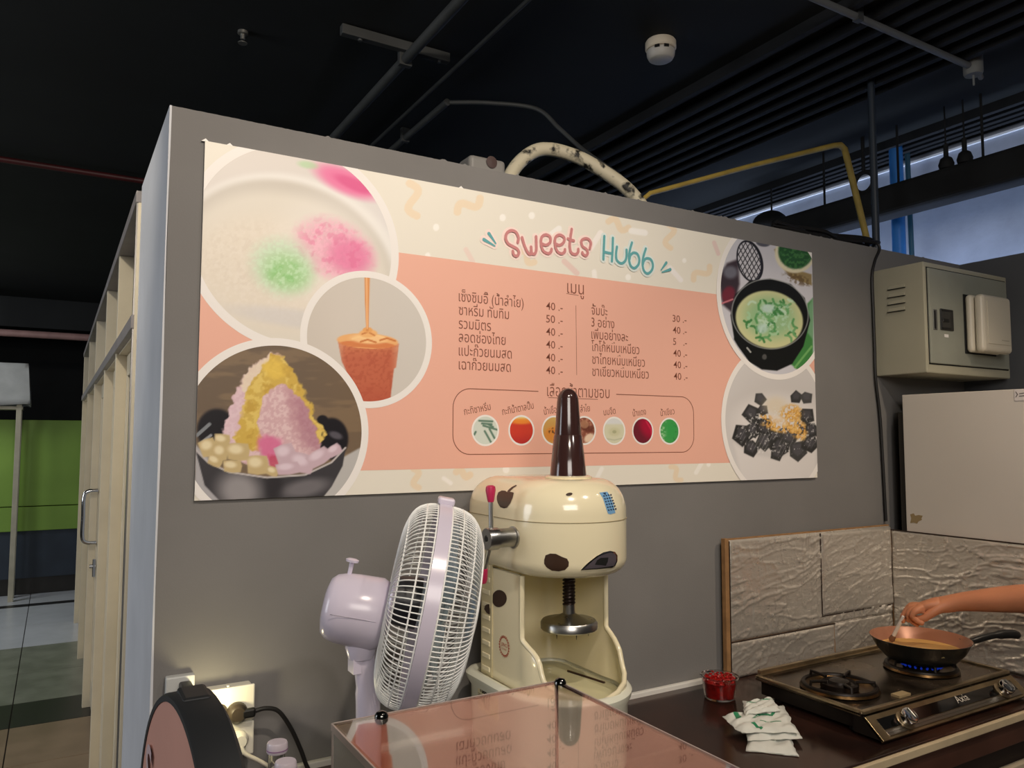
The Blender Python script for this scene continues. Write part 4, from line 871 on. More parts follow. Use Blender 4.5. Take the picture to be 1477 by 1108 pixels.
# body: a shell open at the front, with a low round front rim
def th(z):  # start angle on the front arc
    zz = [.955, .962, .974, .99, 1.01, 1.03, 1.045, 1.056, 1.07, 1.3]; tt = [4, 20, 42, 54, 58, 61, 66, 76, 90, 90]
    return math.radians(np.interp(z, zz, tt))
def ypt(a, R): return (CX-R*math.sin(a), CY-R*math.cos(a))
def wall_path(z, off, fl=0):
    a0 = th(z); R = R0+off; pts = []
    R0_ = R0+min(off, 0) if off < 0 else R0
    for k in range(15):
        a = a0+(math.pi/2-a0)*k/14; s__ = min(1, (math.pi/2-a)/.7); pts.append(ypt(a, R0+off-fl*(1-s__)))
    R = R0+off-fl; off = off-fl; yb = YB+off; rc = .05
    for k in range(1, 9): pts.append((CX-R, CY+(yb-rc-CY)*k/8))
    for k in range(1, 9): a = math.pi/2*k/8; pts.append((CX-R+rc*(1-math.cos(a)), yb-rc+rc*math.sin(a)))
    pts.append((CX, yb)); return pts+[(2*CX-x, y_) for x, y_ in pts[:-1][::-1]]
zs2 = [.955, .963, .972, .985, .998, 1.01, 1.02, 1.03, 1.04, 1.05, 1.06, 1.068, 1.075, 1.1, 1.15, 1.212]
m = M()
fl_ = lambda z: float(np.interp(z, [.97, 1.03, 1.06], [.019, .011, 0]))
outer = [[(x, y_, z) for x, y_ in wall_path(z, fl_(z), fl_(z))] for z in zs2]; inner = [[(x, y_, z) for x, y_ in wall_path(z, fl_(z)-.009, fl_(z))] for z in zs2]
n_ = len(outer[0]); k_ = len(zs2)
m.add([p for r_ in outer for p in r_]+[p for r_ in inner for p in r_],
      [(i*n_+j, i*n_+j+1, (i+1)*n_+j+1, (i+1)*n_+j) for i in range(k_-1) for j in range(n_-1)]+[((k_+i)*n_+j, (k_+i+1)*n_+j, (k_+i+1)*n_+j+1, (k_+i)*n_+j+1) for i in range(k_-1) for j in range(n_-1)]
      +[(i*n_, (i+1)*n_, (k_+i+1)*n_, (k_+i)*n_) for i in range(k_-1)]+[(i*n_+n_-1, (k_+i)*n_+n_-1, (k_+i+1)*n_+n_-1, (i+1)*n_+n_-1) for i in range(k_-1)])
body = m.build('column_shell', cream, ice, smooth=True)
mm = M()
for sgn in (0, -1): mm.tube([((outer[i][sgn][0]+inner[i][sgn][0])/2, (outer[i][sgn][1]+inner[i][sgn][1])/2-.001, outer[i][sgn][2]) for i in range(k_)], .0062, 10)
mm.build('shell_lip', cream, ice, smooth=True)
# base drum and tray
bp_ = [(CT+.001, -.006), (CT+.02, 0), (.925, .002), (.940, .010), (.952, .012), (.960, .006), (.962, -.002), (.958, -.010), (.942, -.013)]
m = M(); rings = [[(x, y_, z) for x, y_ in full(o)] for z, o in [(z_, o_+.018) for z_, o_ in bp_]]; n_ = len(rings[0])
m.add([p for r_ in rings for p in r_], [(i*n_+k, i*n_+(k+1) % n_, (i+1)*n_+(k+1) % n_, (i+1)*n_+k) for i in range(len(rings)-1) for k in range(n_)]+[tuple(range(n_))[::-1]])
m.build('base_drum', mat('pale_enamel', (226, 226, 208), .2, spec=.6), ice, smooth=True)
m = M(); m.add([(x, y_, .942) for x, y_ in full(.006)]+[(x, y_, .936) for x, y_ in full(.006)], [tuple(range(n_)), tuple(range(n_, 2*n_))[::-1]]+[(k, (k+1) % n_, n_+(k+1) % n_, n_+k) for k in range(n_)])
tray = m.build('ice_tray', mat('clear_greenish_tray', (214, 208, 168), .25), ice)
a, b_ = atZ(819, 968, .9435), atZ(872, 985, .9435)
M().tube([a, b_], .003, 8).build('tray_slot', spot, tray)
# column seams and vents, on the left face
lx = CX-R0; LB = .019
for k in range(9):
    z = 1.205-k*.030; M().box(lx-.0045, lx-.0005, -.165, -.128, z, z+.012).build('vent_louvre', cream, body, bevel=.002)
M().box(lx-.0025, lx-.0002, -.175, -.120, .955, 1.225).build('vent_panel', mat('cream_enamel_matt', (214, 202, 162), .35), body, bevel=.001)
decal('cow_spot', blob(720.5, 863.5, 10.3, 12.8, (.03, .5, .02)), body, spot)
decal('cow_spot', [(705, 871.5), (708.5, 871), (706.5, 876), (709, 883), (709, 886.5), (704.5, 884), (701, 878.5), (702, 873.5)], body, spot, lift=.005)
redi = mat('red_stamp_ink', (178, 84, 62), .5)
# red round stamp on the side: ring of teeth with two rows of small letters
sx = lx-.0016; c0 = atX(727, 932.5, sx); mm = M()
for k in range(22):
    a = 2*math.pi*k/22; mm.box(-.001, .001, -.0016, .0016, 0, 0) if False else None
    p = [(0, .0205, -.0022), (0, .0205, .0022), (0, .0245, .0014), (0, .0245, -.0014)]
    mm.add([(sx, c0[1]+y_*math.cos(a)-z_*math.sin(a), c0[2]+y_*math.sin(a)+z_*math.cos(a)) for _, y_, z_ in p], [(0, 1, 2, 3)])
for k in range(40):
    a, b__ = 2*math.pi*k/40, 2*math.pi*(k+1)/40
    mm.add([(sx, c0[1]+r_*math.cos(q_), c0[2]+r_*math.sin(q_)) for r_, q_ in ((.0192, a), (.0208, a), (.0208, b__), (.0192, b__))], [(0, 1, 2, 3)])
put_text(mm, 'J,ENCI', (sx, c0[1]+.0145, c0[2]-.0005), (0, -1, 0), (0, 0, 1), .0115, width=.029, bold=.01)
put_text(mm, 'CE MARK', (sx, c0[1]+.012, c0[2]-.0085), (0, -1, 0), (0, 0, 1), .006, width=.024)
mm.build('round_stamp', redi, body, fix=False)
lm = atX(688, 981, sx); mm = M(); ink2 = mat('black_ink', (38, 34, 30), .5)
M().box(lx-.0202, lx-.0172, -.235, -.138, .875, .935).build('rating_label', mat('pale_label', (216, 206, 170), .4), ice)
sx2 = lx-.0212
put_text(mm, 'TS86', (sx2, -.148, .921), (0, -1, 0), (0, 0, 1), .016, width=.036, bold=.03)
for k, s_ in enumerate(('220V 50Hz 300W 220r/min', 'Net weight  20 kg', 'Ice volume 120 kg/h', 'No. 0862')): put_text(mm, s_, (sx2, -.141, .911-.0085*k), (0, -1, 0), (0, 0, 1), .0085, width=.072 if k == 0 else .055)
mm.build('rating_text', ink2, ice, fix=False)
# brown cone on top: lower sleeve and domed cap
conem = mat('glossy_dark_brown_plastic', (56, 36, 34), .14, spec=.6, coat=.4)
TC = atY(819.5, 690, CY); tx, tz = TC[0], zt
M().lathe([(.054, -.004), (.056, .003), (.050, .006)], (tx, CY, tz), (0, 0, 1), 40).build('cone_collar', cream, ice, smooth=True)
M().lathe([(.0435, .004), (.043, .008), (.0335, .100), (.0325, .101)], (tx, CY, tz), (0, 0, 1), 40).build('cone_sleeve', conem, ice, smooth=True)
M().lathe([(.0315, .1005), (.0315, .103), (.0260, .180)]+[(.0255*math.cos(a*.157), .182+.030*math.sin(a*.157)) for a in range(0, 10)]+[(0, .212)], (tx, CY, tz), (0, 0, 1), 40).build('cone_cap', conem, ice, smooth=True)
# screw and pressing disc
sxx, sy = CX+.004, CY-.01
m = M(); nn = 150; P = []
m.lathe([(.0115, 1.12), (.0115, 1.225)], (sxx, sy, 0), (0, 0, 1), 16)
m.tube([(sxx+.0125*math.cos(k*.55), sy+.0125*math.sin(k*.55), 1.135+.00068*k) for k in range(120)], .0030, 6)
m.build('feed_screw', mat('greasy_black_screw', (52, 40, 34), .35, .5), ice, smooth=True)
disc = M().lathe([(.0, 1.082), (.063, 1.082), (.066, 1.085), (.066, 1.098), (.062, 1.103), (.040, 1.105), (.026, 1.112), (.0145, 1.118), (.0135, 1.140), (0, 1.140)], (sxx, sy, 0), (0, 0, 1), 48).build('pressing_disc', steel, ice, smooth=True)
for k in range(6):
    a = k*1.047+.3; M().lathe([(.0018, 1.082), (.0005, 1.068)], (sxx+.045*math.cos(a), sy+.045*math.sin(a), 0), (0, 0, 1), 8).build('pin', MATS['black_handle'], disc)
# crank on the left side
hz, hy = 1.300, -.305
hb = thing_x = None
M().lathe([(.0245, 0), (.0245, .004), (.0212, .005), (.0212, .046)], (CX-R0-HO+.002, hy, hz), (-1, 0, 0), 32).build('crank_sleeve', steel, ice, smooth=True)
hubx = CX-R0-HO-.043
hub = M().lathe([(.0, .0), (.0245, 0), (.0245, .022), (.0235, .026), (.008, .026), (.008, .023), (.0, .023)], (hubx, hy, hz), (-1, 0, 0), 32).build('crank_hub', steel, ice, smooth=True)
M().lathe([(.0, .0), (.0055, 0), (.0055, .004), (0, .004)], (hubx-.023, hy, hz), (-1, 0, 0), 6).build('hub_bolt', MATS['black_handle'], hub)
pink = mat('magenta_knob', (186, 42, 84), .4)
hx = hubx-.013
for (ey_, ez_) in ((.004, .107), (.040, -.092)):
    d = Vector((0, ey_, ez_)).normalized(); L = .112 if ez_ > 0 else .106; c = Vector((hx, hy, hz))
    M().tube([c+d*.015, c+d*(L-.02)], .0052, 12).build('crank_arm', steel, ice, smooth=True)
    M().lathe([(.0065, 0), (.008, .006), (.0115, .026), (.0105, .034), (.006, .037), (0, .037)], c+d*(L-.032), d, 20).build('crank_knob', pink, ice, smooth=True)
M().box(lx-.016, lx-.012, hy-.012, hy+.008, hz-.031, hz-.025).build('stop_block', MATS['black_handle'], ice)

# ------------------------------------------------------------------ desk fan
lav = mat('lavender_plastic', (206, 198, 214), .22, spec=.6, sub=0); wire = mat('white_wire', (240, 240, 236), .35)
FC = Vector((.357, -.430, 1.203)); RF = .193
fan = thing('desk_fan', (FC.x-.05, FC.y, CT), 'white desk fan with a lavender rim, turned side on', 'fan')
sight = Vector(FC)-Vector(CAM); sight.z = 0; sight.normalize()
axd = Vector((sight.y, -sight.x, 0)); axd = (axd*1.0+Vector((0, 0, -.20))+sight*.02).normalized()   # the way the fan blows
up_ = (Vector((0, 0, 1))-axd*axd.z).normalized(); sd = up_.cross(axd)
T = Matrix((tuple(axd)+(0,), tuple(sd)+(0,), tuple(up_)+(0,), (0, 0, 0, 1))).transposed(); T = Matrix.Translation(FC)@T
def fl(x, r, a): return (x, r*math.sin(a), r*math.cos(a))
def head_m(): return M(T)
# rim band
m = head_m(); m.grid(lambda u, v: fl((-.012, .012, .012, -.012, -.012)[int(round(v*4))], (RF+.004, RF+.004, RF-.004, RF-.004, RF+.004)[int(round(v*4))], 2*math.pi*u), 96, 5, cu=True)
m.build('rim_band', lav, fan, smooth=True)
m = head_m(); m.box(-.016, .016, -.022, .022, RF, RF+.014); m.build('rim_clip', lav, fan, bevel=.004)
front = [(.012, RF-.002), (.030, RF-.003), (.052, RF-.010), (.068, RF-.024), (.080, RF-.045), (.085, RF-.075), (.088, RF-.11), (.090, .055)]
rear = [(-.012, RF-.002), (-.028, RF-.004), (-.046, RF-.012), (-.058, RF-.026), (-.066, RF-.048), (-.070, RF-.075), (-.072, .072)]
def cage(name, prof_, nw, rings_):
    m = head_m()
    P_ = catmull([(x, r_, 0) for x, r_ in prof_], 2)
    for k in range(nw):
        a = 2*math.pi*k/nw; m.tube([fl(p[0], p[1], a) for p in P_], .0012, 4, caps=False)
    for (x, r_) in rings_: m.tube([fl(x, r_, 2*math.pi*k/80) for k in range(80)], .0016, 5, closed=True)
    return m.build(name, wire, fan, smooth=True, fix=False)
cage('front_grille', front, 132, [(.014, RF-.001), (.036, RF-.004), (.062, RF-.018), (.084, RF-.055), (.096, .056)])
cage('rear_grille', rear, 112, [(-.014, RF-.001), (-.034, RF-.006), (-.062, RF-.036), (-.072, .074)])
m = head_m(); m.lathe([(0, .096), (.03, .095), (.052, .092), (.056, .088), (.052, .085), (0, .085)], (0, 0, 0), (1, 0, 0), 40); m.build('front_badge', mat('pale_blue_badge', (176, 200, 222), .25, col2=(214, 222, 230), vscale=20), fan, smooth=True)
m = head_m(); m.lathe([(.0, -.070), (.066, -.070), (.070, -.066), (.066, -.062), (0, -.062)], (0, 0, 0), (1, 0, 0), 40); m.build('rear_plate', lav, fan, smooth=True)
hubm = mat('dark_motor_cover', (36, 38, 42), .35)
m = head_m(); m.lathe([(.0, -.060), (.045, -.058), (.048, -.03), (.048, -.012), (0, -.012)], (0, 0, 0), (1, 0, 0), 32); m.build('motor_cap', hubm, fan, smooth=True)
bladem = mat('translucent_blue_blade', (222, 234, 238), .12, trans=.75, ior=1.2)
sp = head_m(); sp.lathe([(0, .045), (.025, .044), (.036, .036), (.038, -.010), (0, -.010)], (0, 0, 0), (1, 0, 0), 32); spn = sp.build('spinner', bladem, fan, smooth=True)
for k in range(5):
    a0 = 2*math.pi*k/5+.3; m = head_m()
    def bl_(u, v):
        r_ = .036+v*(RF-.055); wd = (.45+.55*math.sin(math.pi*min(1, v*.85+.12)))*.95; a = a0+(u-.5)*wd+v*.25; return fl(.018-(u-.5)*.05*(1-.3*v)+.002, r_, a)
    m.grid(bl_, 14, 12); m.build('fan_blade', bladem, fan, smooth=True, solid=.0016)
# motor housing, slightly below the axis
m = head_m(); off = -.032
prof_ = [(.0, -.188), (.030, -.187), (.050, -.182), (.059, -.172), (.064, -.155), (.066, -.130), (.067, -.085), (.060, -.071), (0, -.071)]
m.lathe(prof_, (0, 0, off), (1, 0, 0), 40); mh = m.build('motor_housing', lav, fan, smooth=True)
m = head_m(); m.lathe([(.004, .060), (.0045, .086), (.012, .087), (.0125, .091), (.008, .093), (0, .0935)], (-.152, 0, off), (0, 0, 1), 20); m.build('oscillation_knob', lav, mh, smooth=True)
m = head_m(); m.tube([(x, -.0672 if True else 0, off-.0) for x in (-.168, -.085)], .0006, 5); m.build('housing_seam', mat('lavender_shadow', (168, 160, 176), .4), mh)
nb = T@Vector((-.105, 0, off-.05)); nx = nb.x+.016; ny = nb.y
m = M(); m.lathe([(.028, 0), (.030, -.02), (.024, -.04)], nb+Vector((0, 0, .005)), (0, 0, 1), 24); m.box(nb.x-.02, nb.x+.02, nb.y-.016, nb.y+.016, nb.z-.06, nb.z); m.build('tilt_joint', lav, fan, smooth=True)
m = M(); P_ = [(nx-.006, ny, nb.z-.02), (nx-.008, ny, nb.z-.045), (nx-.002, ny, nb.z-.10), (nx, ny, nb.z-.17), (nx, ny, CT+.06)]
m.tube(catmull(P_, 5), [.012]+[.019]*4+[.021]*5+[.023]*5+[.024]*6, 20); m.build('neck', lav, fan, smooth=True)
m = M(); m.lathe([(.0, 0), (.095, 0), (.10, .006), (.098, .018), (.07, .034), (.030, .046), (.027, .07), (0, .07)], (nx, ny, CT), (0, 0, 1), 40); m.build('fan_base', lav, fan, smooth=True)

# ------------------------------------------------------------------ clear acrylic case
sv = thing('serving_counter', (.2, -1.25, 0), 'front serving counter under the clear display case and the round sign', 'counter')
M().box(-.42, .62, -1.50, -.985, .968, .9995).build('counter_top', brown_top, sv, bevel=.003)
M().box(-.40, .60, -1.48, -1.0, .06, .968).build('counter_body', mat('pale_counter_body', (176, 168, 156), .5, var=.05), sv)
M().box(-.38, .58, -1.46, -1.02, 0, .06).build('plinth', MATS['dark_carcass'], sv)
acr = thing('acrylic_case', (.13, -1.2, CS), 'clear acrylic display case with a bolted lid in front of the fan', 'display case')
AZ, ay1, ay0 = 1.228, atZ(800, 983, 1.228)[1], -1.46
ax0, ax1 = atZ(480, 1045, AZ)[0], atZ(806, 983, AZ)[0]
clear = mat('clear_acrylic', (244, 240, 236), .0, trans=1, ior=1.49)
frost = mat('hazed_acrylic', (206, 204, 194), .25, trans=.55, ior=1.45)
tk = .005
M().box(ax0, ax1, ay0, ay1, AZ-tk, AZ).build('lid', mat('clear_lid_acrylic', (250, 244, 240), .02, trans=1, ior=1.95), acr)
M().box(ax0, ax1, ay1-tk, ay1, CS+.001, AZ-tk-.0006).build('back_pane', clear, acr)
M().box(ax0, ax0+tk, ay0+tk, ay1-tk-.0006, CS+.001, AZ-tk-.0006).build('side_pane', frost, acr)
M().box(ax1-tk, ax1, ay0+tk, ay1-tk-.0006, CS+.001, AZ-tk-.0006).build('side_pane', clear, acr)
M().box(ax0, ax1, ay0, ay0+tk, CS+.001, AZ-tk-.0006).build('front_pane', clear, acr)
cst = mat('pale_strip_plastic', (214, 196, 184), .3, trans=.3)  # for pale strips added to lighten the dark pane corners
for (x_, y_) in ((ax0-.0002, ay1-.0052), (ax1-.0050, ay1-.0052)): M().box(x_, x_+.0054, y_, y_+.0056, CS+.001, AZ-tk-.0008).build('pale_corner_strip', cst, acr)
edge = mat('polished_edge', (222, 206, 196), .2, trans=.4)
for (x0_, x1_, y0_, y1_) in ((ax0, ax1, ay1-.0006, ay1+.0012), (ax0-.0012, ax0+.0006, ay0, ay1), (ax1-.0006, ax1+.0012, ay0, ay1)): M().box(x0_, x1_, y0_, y1_, AZ-tk-.002, AZ+.0003).build('lid_edge', edge, acr)
for (px_, py_) in ((541, 1030), (816, 985)):
    c = atZ(px_, py_, AZ); M().lathe([(.0072, 0), (.0072, .002), (.0055, .005), (.0025, .0065), (0, .0068)], (c[0]+(.002 if px_ < 600 else -.008), min(c[1], ay1-.009), AZ+.0003), (0, 0, 1), 24).build('lid_bolt', mat('dark_chrome', (92, 92, 90), .15, 1.0), acr, smooth=True)
# a spotted paper liner and bowls are hinted at inside: a tray of toppings
tr_ = thing('topping_tray', (.13, -1.2, CS), 'pale tray standing inside the acrylic display case', 'tray')
M().box(ax0+.02, ax1-.02, ay0+.03, ay1-.02, CS+.001, CS+.10).build('tray_floor', mat('pale_tray_plastic', (216, 192, 164), .4), tr_, bevel=.004)
m = M()
for q in ((ax0+.02, ax1-.02, ay0+.03, ay0+.036), (ax0+.02, ax1-.02, ay1-.026, ay1-.02), (ax0+.02, ax0+.026, ay0+.036, ay1-.026), (ax1-.026, ax1-.02, ay0+.036, ay1-.026)): m.box(*q, CS+.1005, CS+.12)
m.build('tray_wall', MATS['pale_tray_plastic'], tr_)

# ------------------------------------------------------------------ round black rimmed sign, seen almost edge on
SR = .14; sc_ = Vector((-.163, -1.05, CS+.007+SR)); TH = .032; az = math.radians(188+77)
nrm = Vector((math.sin(az), math.cos(az), 0)); su = Vector((-nrm.y, nrm.x, 0)); su = -su
sg = thing('round_sign', (sc_.x, sc_.y, CS), 'round dusty pink sign in a deep black rim at the lower left', 'sign')
M().lathe([(SR-.005, -.004), (SR-.005, .0015), (SR, .0015), (SR+.002, -.002), (SR+.002, -TH), (SR-.006, -TH-.005), (.0, -TH-.005)], sc_, nrm, 72, caps=False).build('black_rim', mat('matt_black_rim', (36, 38, 40), .55), sg, smooth=True)
M().lathe([(0, .0005), (SR-.004, .0005), (SR-.004, -.004), (0, -.004)], sc_, nrm, 72).build('pink_face', mat('dusty_pink_face', (222, 166, 150), .5, var=.04), sg)
mm = M(); right = Vector((0, 0, 1)).cross(nrm).normalized()
o0 = sc_+nrm*.0026
put_text(mm, 'Sweets', o0-right*.105+Vector((0, 0, .018)), right, (0, 0, 1), .080, width=.175, bold=.012)
put_text(mm, 'Hubb', o0-right*.055-Vector((0, 0, .065)), right, (0, 0, 1), .080, width=.125, bold=.012)
mm.build('sign_lettering', mat('white_lettering', (214, 190, 196), .4), sg, fix=False)
mm = M(); o0 = sc_+nrm*.0016+Vector((0, 0, -.003))+right*.003
put_text(mm, 'Sweets', o0-right*.105+Vector((0, 0, .018)), right, (0, 0, 1), .080, width=.175, bold=.02)
put_text(mm, 'Hubb', o0-right*.055-Vector((0, 0, .065)), right, (0, 0, 1), .080, width=.125, bold=.02)
mm.build('lettering_shadow', mat('maroon_lettering', (96, 44, 44), .4), sg, fix=False)
M().box(sc_.x-.010, sc_.x+.045, sc_.y-.05, sc_.y+.05, CS+.0005, CS+.012).build('sign_foot', MATS['matt_black_rim'], sg, bevel=.003)
M().box(sc_.x+.004, sc_.x+.03, sc_.y-.012, sc_.y+.03, sc_.z+SR-.004, sc_.z+SR+.0035).build('top_lug', MATS['matt_black_rim'], sg, bevel=.004)

# ------------------------------------------------------------------ sockets, plugs and cords
wp = mat('white_socket_plastic', (226, 222, 206), .35)
s = thing('socket_box', (.07, 0, .84), 'white double socket box on the wall with black and white plugs', 'socket')
M().box(.016, .127, -.036, 0, .843, .985).build('back_box', wp, s, bevel=.004)
M().box(.013, .130, -.043, -.037, .913, .988).build('socket_plate', wp, s, bevel=.003); M().box(.013, .130, -.043, -.037, .840, .911).build('socket_plate', wp, s, bevel=.003)
well = mat('dark_socket_well', (70, 62, 50), .5)
for (x, z) in ((.055, .940),): M().lathe([(.0, .0), (.017, 0), (.018, .003), (.0, .003)], (x, -.043, z), (0, -1, 0), 28).build('socket_well', well, s)
M().lathe([(0, 0), (.003, 0), (.003, .003), (0, .003)], (.075, -.036, .988), (0, 0, 1), 10).build('lid_pin', wp, s)
s = thing('switch_box', (-.02, 0, .95), 'pale wall box partly hidden behind the round sign', 'socket')
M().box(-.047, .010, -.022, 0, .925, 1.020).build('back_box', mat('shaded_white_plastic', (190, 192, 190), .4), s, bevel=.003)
M().box(-.022, .002, -.118, -.022, .935, 1.010).build('shading_adapter', mat('black_plastic', (18, 18, 18), .4), s, bevel=.004)  # drawn out long to keep the lamp's light off the pale box
pl_ = thing('black_plug', (.094, -.044, .935), 'round black plug in the white socket box, with its black cord', 'plug')
M().lathe([(.021, 0), (.022, .006), (.020, .018), (.014, .024), (0, .024)], (.092, -.0435, .935), (0, -1, 0), 28).build('plug_body', mat('worn_black_plug', (58, 50, 40), .45), pl_, smooth=True)
M().box(.098, .128, -.068, -.054, .924, .944).build('strain_relief', MATS['black_plastic'], pl_, bevel=.005)
cpts = [(.120, -.061, .935), (.150, -.060, .937), (.178, -.058, .925), (.205, -.056, .885), (.228, -.055, .835), (.245, -.06, .79), (.262, -.07, CT+.0055), (.31, -.10, CT+.0055)]
M().tube(catmull(cpts, 8), .0047, 10).build('cord', blk, pl_, smooth=True)
pl_ = thing('white_plug', (.09, -.044, .87), 'round white plug and white cord below the black plug', 'plug')
M().lathe([(.018, 0), (.018, .014), (.012, .024), (0, .024)], (.098, -.0435, .878), (0, -1, 0), 28).build('plug_body', wp, pl_, smooth=True)
cpts = [(.100, -.064, .868), (.108, -.066, .852), (.135, -.066, .833), (.162, -.066, .812), (.185, -.068, .79), (.20, -.072, CT+.005), (.28, -.09, CT+.005)]
M().tube(catmull(cpts, 8), .0045, 10).build('cord', mat('white_cord', (222, 216, 198), .4), pl_, smooth=True)

# ------------------------------------------------------------------ bottles
gl = mat('clear_bottle_glass', (240, 240, 236), .02, trans=1, ior=1.45); cap = mat('pinkish_white_cap', (226, 214, 224), .3, trans=.2)
def bottle(p, lab, h):
    t = thing('bottle', (p[0], p[1], CT), lab, 'bottle', None)
    M().lathe([(0, 0), (.030, 0), (.032, .004), (.032, h-.085), (.026, h-.062), (.0155, h-.042), (.0145, h-.020), (.0145, h-.004), (.0115, h-.004), (.0115, h-.04), (.022, h-.064), (.028, h-.088), (.0285, .006), (0, .005)], (p[0], p[1], CT+.0005), (0, 0, 1), 32).build('bottle_glass', gl, t, smooth=True)
    M().lathe([(.0, .007), (.027, .007), (.027, h-.10), (0, h-.10)], (p[0], p[1], CT), (0, 0, 1), 28).build('liquid', mat('pale_syrup', (226, 190, 160), .05, trans=.9, ior=1.33), t, smooth=True)
    c = M().lathe([(.0175, -.013), (.0185, -.011), (.0180, .002), (.0165, .005), (0, .0055)], (p[0], p[1], CT+h), (0, 0, 1), 32).build('cap', cap, t, smooth=True)
    M().lathe([(.0188, -.0085), (.0188, -.0065), (.0176, -.0065), (.0176, -.0085)], (p[0], p[1], CT+h), (0, 0, 1), 32, caps=False).build('cap_print', mat('purple_print', (150, 112, 150), .4), c)
bottle(atZ(400, 1074, .972), 'back bottle of the two with pinkish white caps by the sockets', .202)
bottle(atZ(412, 1102, .972), 'front bottle of the two, its cap lower in the photo', .202)
# ------------------------------------------------------------------ cup of red jelly strips
cx_, cy_ = 1.425, -.135
t = thing('plastic_cup', (cx_, cy_, CT), 'small clear plastic tub on the worktop left of the foil board', 'tub')
M().lathe([(0, 0), (.040, 0), (.044, .004), (.052, .058), (.056, .060), (.056, .063), (.051, .063), (.043, .006), (0, .004)], (cx_, cy_, CT+.0005), (0, 0, 1), 40).build('tub_wall', mat('thin_clear_plastic', (246, 240, 238), .04, trans=1, ior=1.3), t, smooth=True)
redj = mat('red_chilli', (178, 26, 22), .22, col2=(128, 10, 14), vscale=60, spec=.7)
R_ = random.Random(5); m = M()
m.lathe([(0, .006), (.038, .006), (.047, .048), (.036, .052), (0, .054)], (cx_, cy_, CT), (0, 0, 1), 24)
for k in range(120):
    a = R_.uniform(0, 6.28); r_ = .044*math.sqrt(R_.random()); b_ = R_.uniform(0, 6.28); z = CT+.050+R_.uniform(0, .012); L = R_.uniform(.005, .012)
    c = Vector((cx_+r_*math.cos(a), cy_+r_*math.sin(a), z)); d = Vector((math.cos(b_), math.sin(b_), R_.uniform(-.3, .3)))*L; q = Vector((-d.y, d.x, .004))*.3
    m.tube([c-d*.5, c+q, c+d*.5], .0022, 5)
props(m.build('red_strips', redj, None, smooth=True), 'heap of bright red strips filling the clear tub', 'food', kind='stuff')

# ------------------------------------------------------------------ pile of folded plastic bags
bagm = mat('milky_plastic_bag', (226, 228, 220), .22, trans=.15, ior=1.2, spec=.6, var=.04, vscale=30); gp = mat('green_bag_print', (34, 132, 88), .35)
def sheet_bag(name, px_pts, z, th_, lab, seed, prints=()):
    P = [atZ(x, y_, z) for x, y_ in px_pts]; c = sum(P)/len(P)
    t = thing(name, (c[0], c[1], z), lab, 'plastic bag', 'folded plastic bags on the worktop')
    a, b_, d, e = [np.array(p) for p in P]     # back left, back right, front right, front left
    def surf(u, v, lift=0):
        p = (a*(1-u)+b_*u)*(1-v)+(e*(1-u)+d*u)*v
        ed = min(u, 1-u, v, 1-v); h = th_*min(1, ed/.08+.15)
        w_ = .004*(vnoise(np.array(u*3+seed), np.array(v*3), 2.3, seed, 3)-.3)+.003*abs(math.sin(u*7+v*9+seed))
        j1 = .010*(vnoise(np.array(u*2+seed), np.array(v*2), 3.1, seed+5, 3)-.5); j2 = .010*(vnoise(np.array(v*2+seed), np.array(u*2), 3.3, seed+8, 3)-.5)
        return (p[0]+j1, p[1]+j2, z+h+1.7*w_*min(1, ed*8+.25)+lift)
    m = M(); m.grid(lambda u, v: surf(u, v), 30, 26); k = len(m.v); m.grid(lambda u, v: (surf(u, v)[0], surf(u, v)[1], z+.0004), 30, 26)
    bo = m.build('bag_film', bagm, t, smooth=True, fix=False)
    for (u0, v0, u1, v1, wd) in prints:
        m = M(); n = 8; L = math.hypot(u1-u0, v1-v0); qx, qy = -(v1-v0)/L*wd, (u1-u0)/L*wd
        m.grid(lambda s_, w_: surf(min(.99, max(.01, u0+(u1-u0)*s_+qx*(w_-.5))), min(.99, max(.01, v0+(v1-v0)*s_+qy*(w_-.5))), .0006), n, 3); m.build('green_print', gp, t, smooth=True, fix=False)
    return t
sheet_bag('plastic_bag', [(1078, 1014), (1130, 1046), (1152, 1092), (1076, 1084)], CT+.0006, .006, 'bottom folded plastic bag of the pile, its pinkish edge nearest the camera', 1)
sheet_bag('plastic_bag', [(1072, 1012), (1128, 1022), (1157, 1066), (1078, 1070)], CT+.013, .005, 'middle folded plastic bag of the pile', 4, ((.06, .45, .06, .80, .06),))
sheet_bag('plastic_bag', [(1041, 1035), (1130, 1018), (1150, 1058), (1068, 1058)], CT+.024, .005, 'top folded plastic bag with green printing across it', 9, ((.20, .12, .14, .42, .08), (.30, .70, .40, .95, .06), (.40, .45, .55, .30, .05), (.55, .30, .68, .45, .05), (.68, .45, .80, .28, .045), (.80, .28, .86, .12, .04), (.45, .62, .60, .66, .025), (.62, .70, .8, .72, .02)))
sheet_bag('plastic_bag', [(1072, 1016), (1113, 1008), (1126, 1026), (1074, 1032)], CT+.036, .004, 'small clear plastic bag folded over the back of the pile', 14, ((.1, .25, .9, .2, .04),))

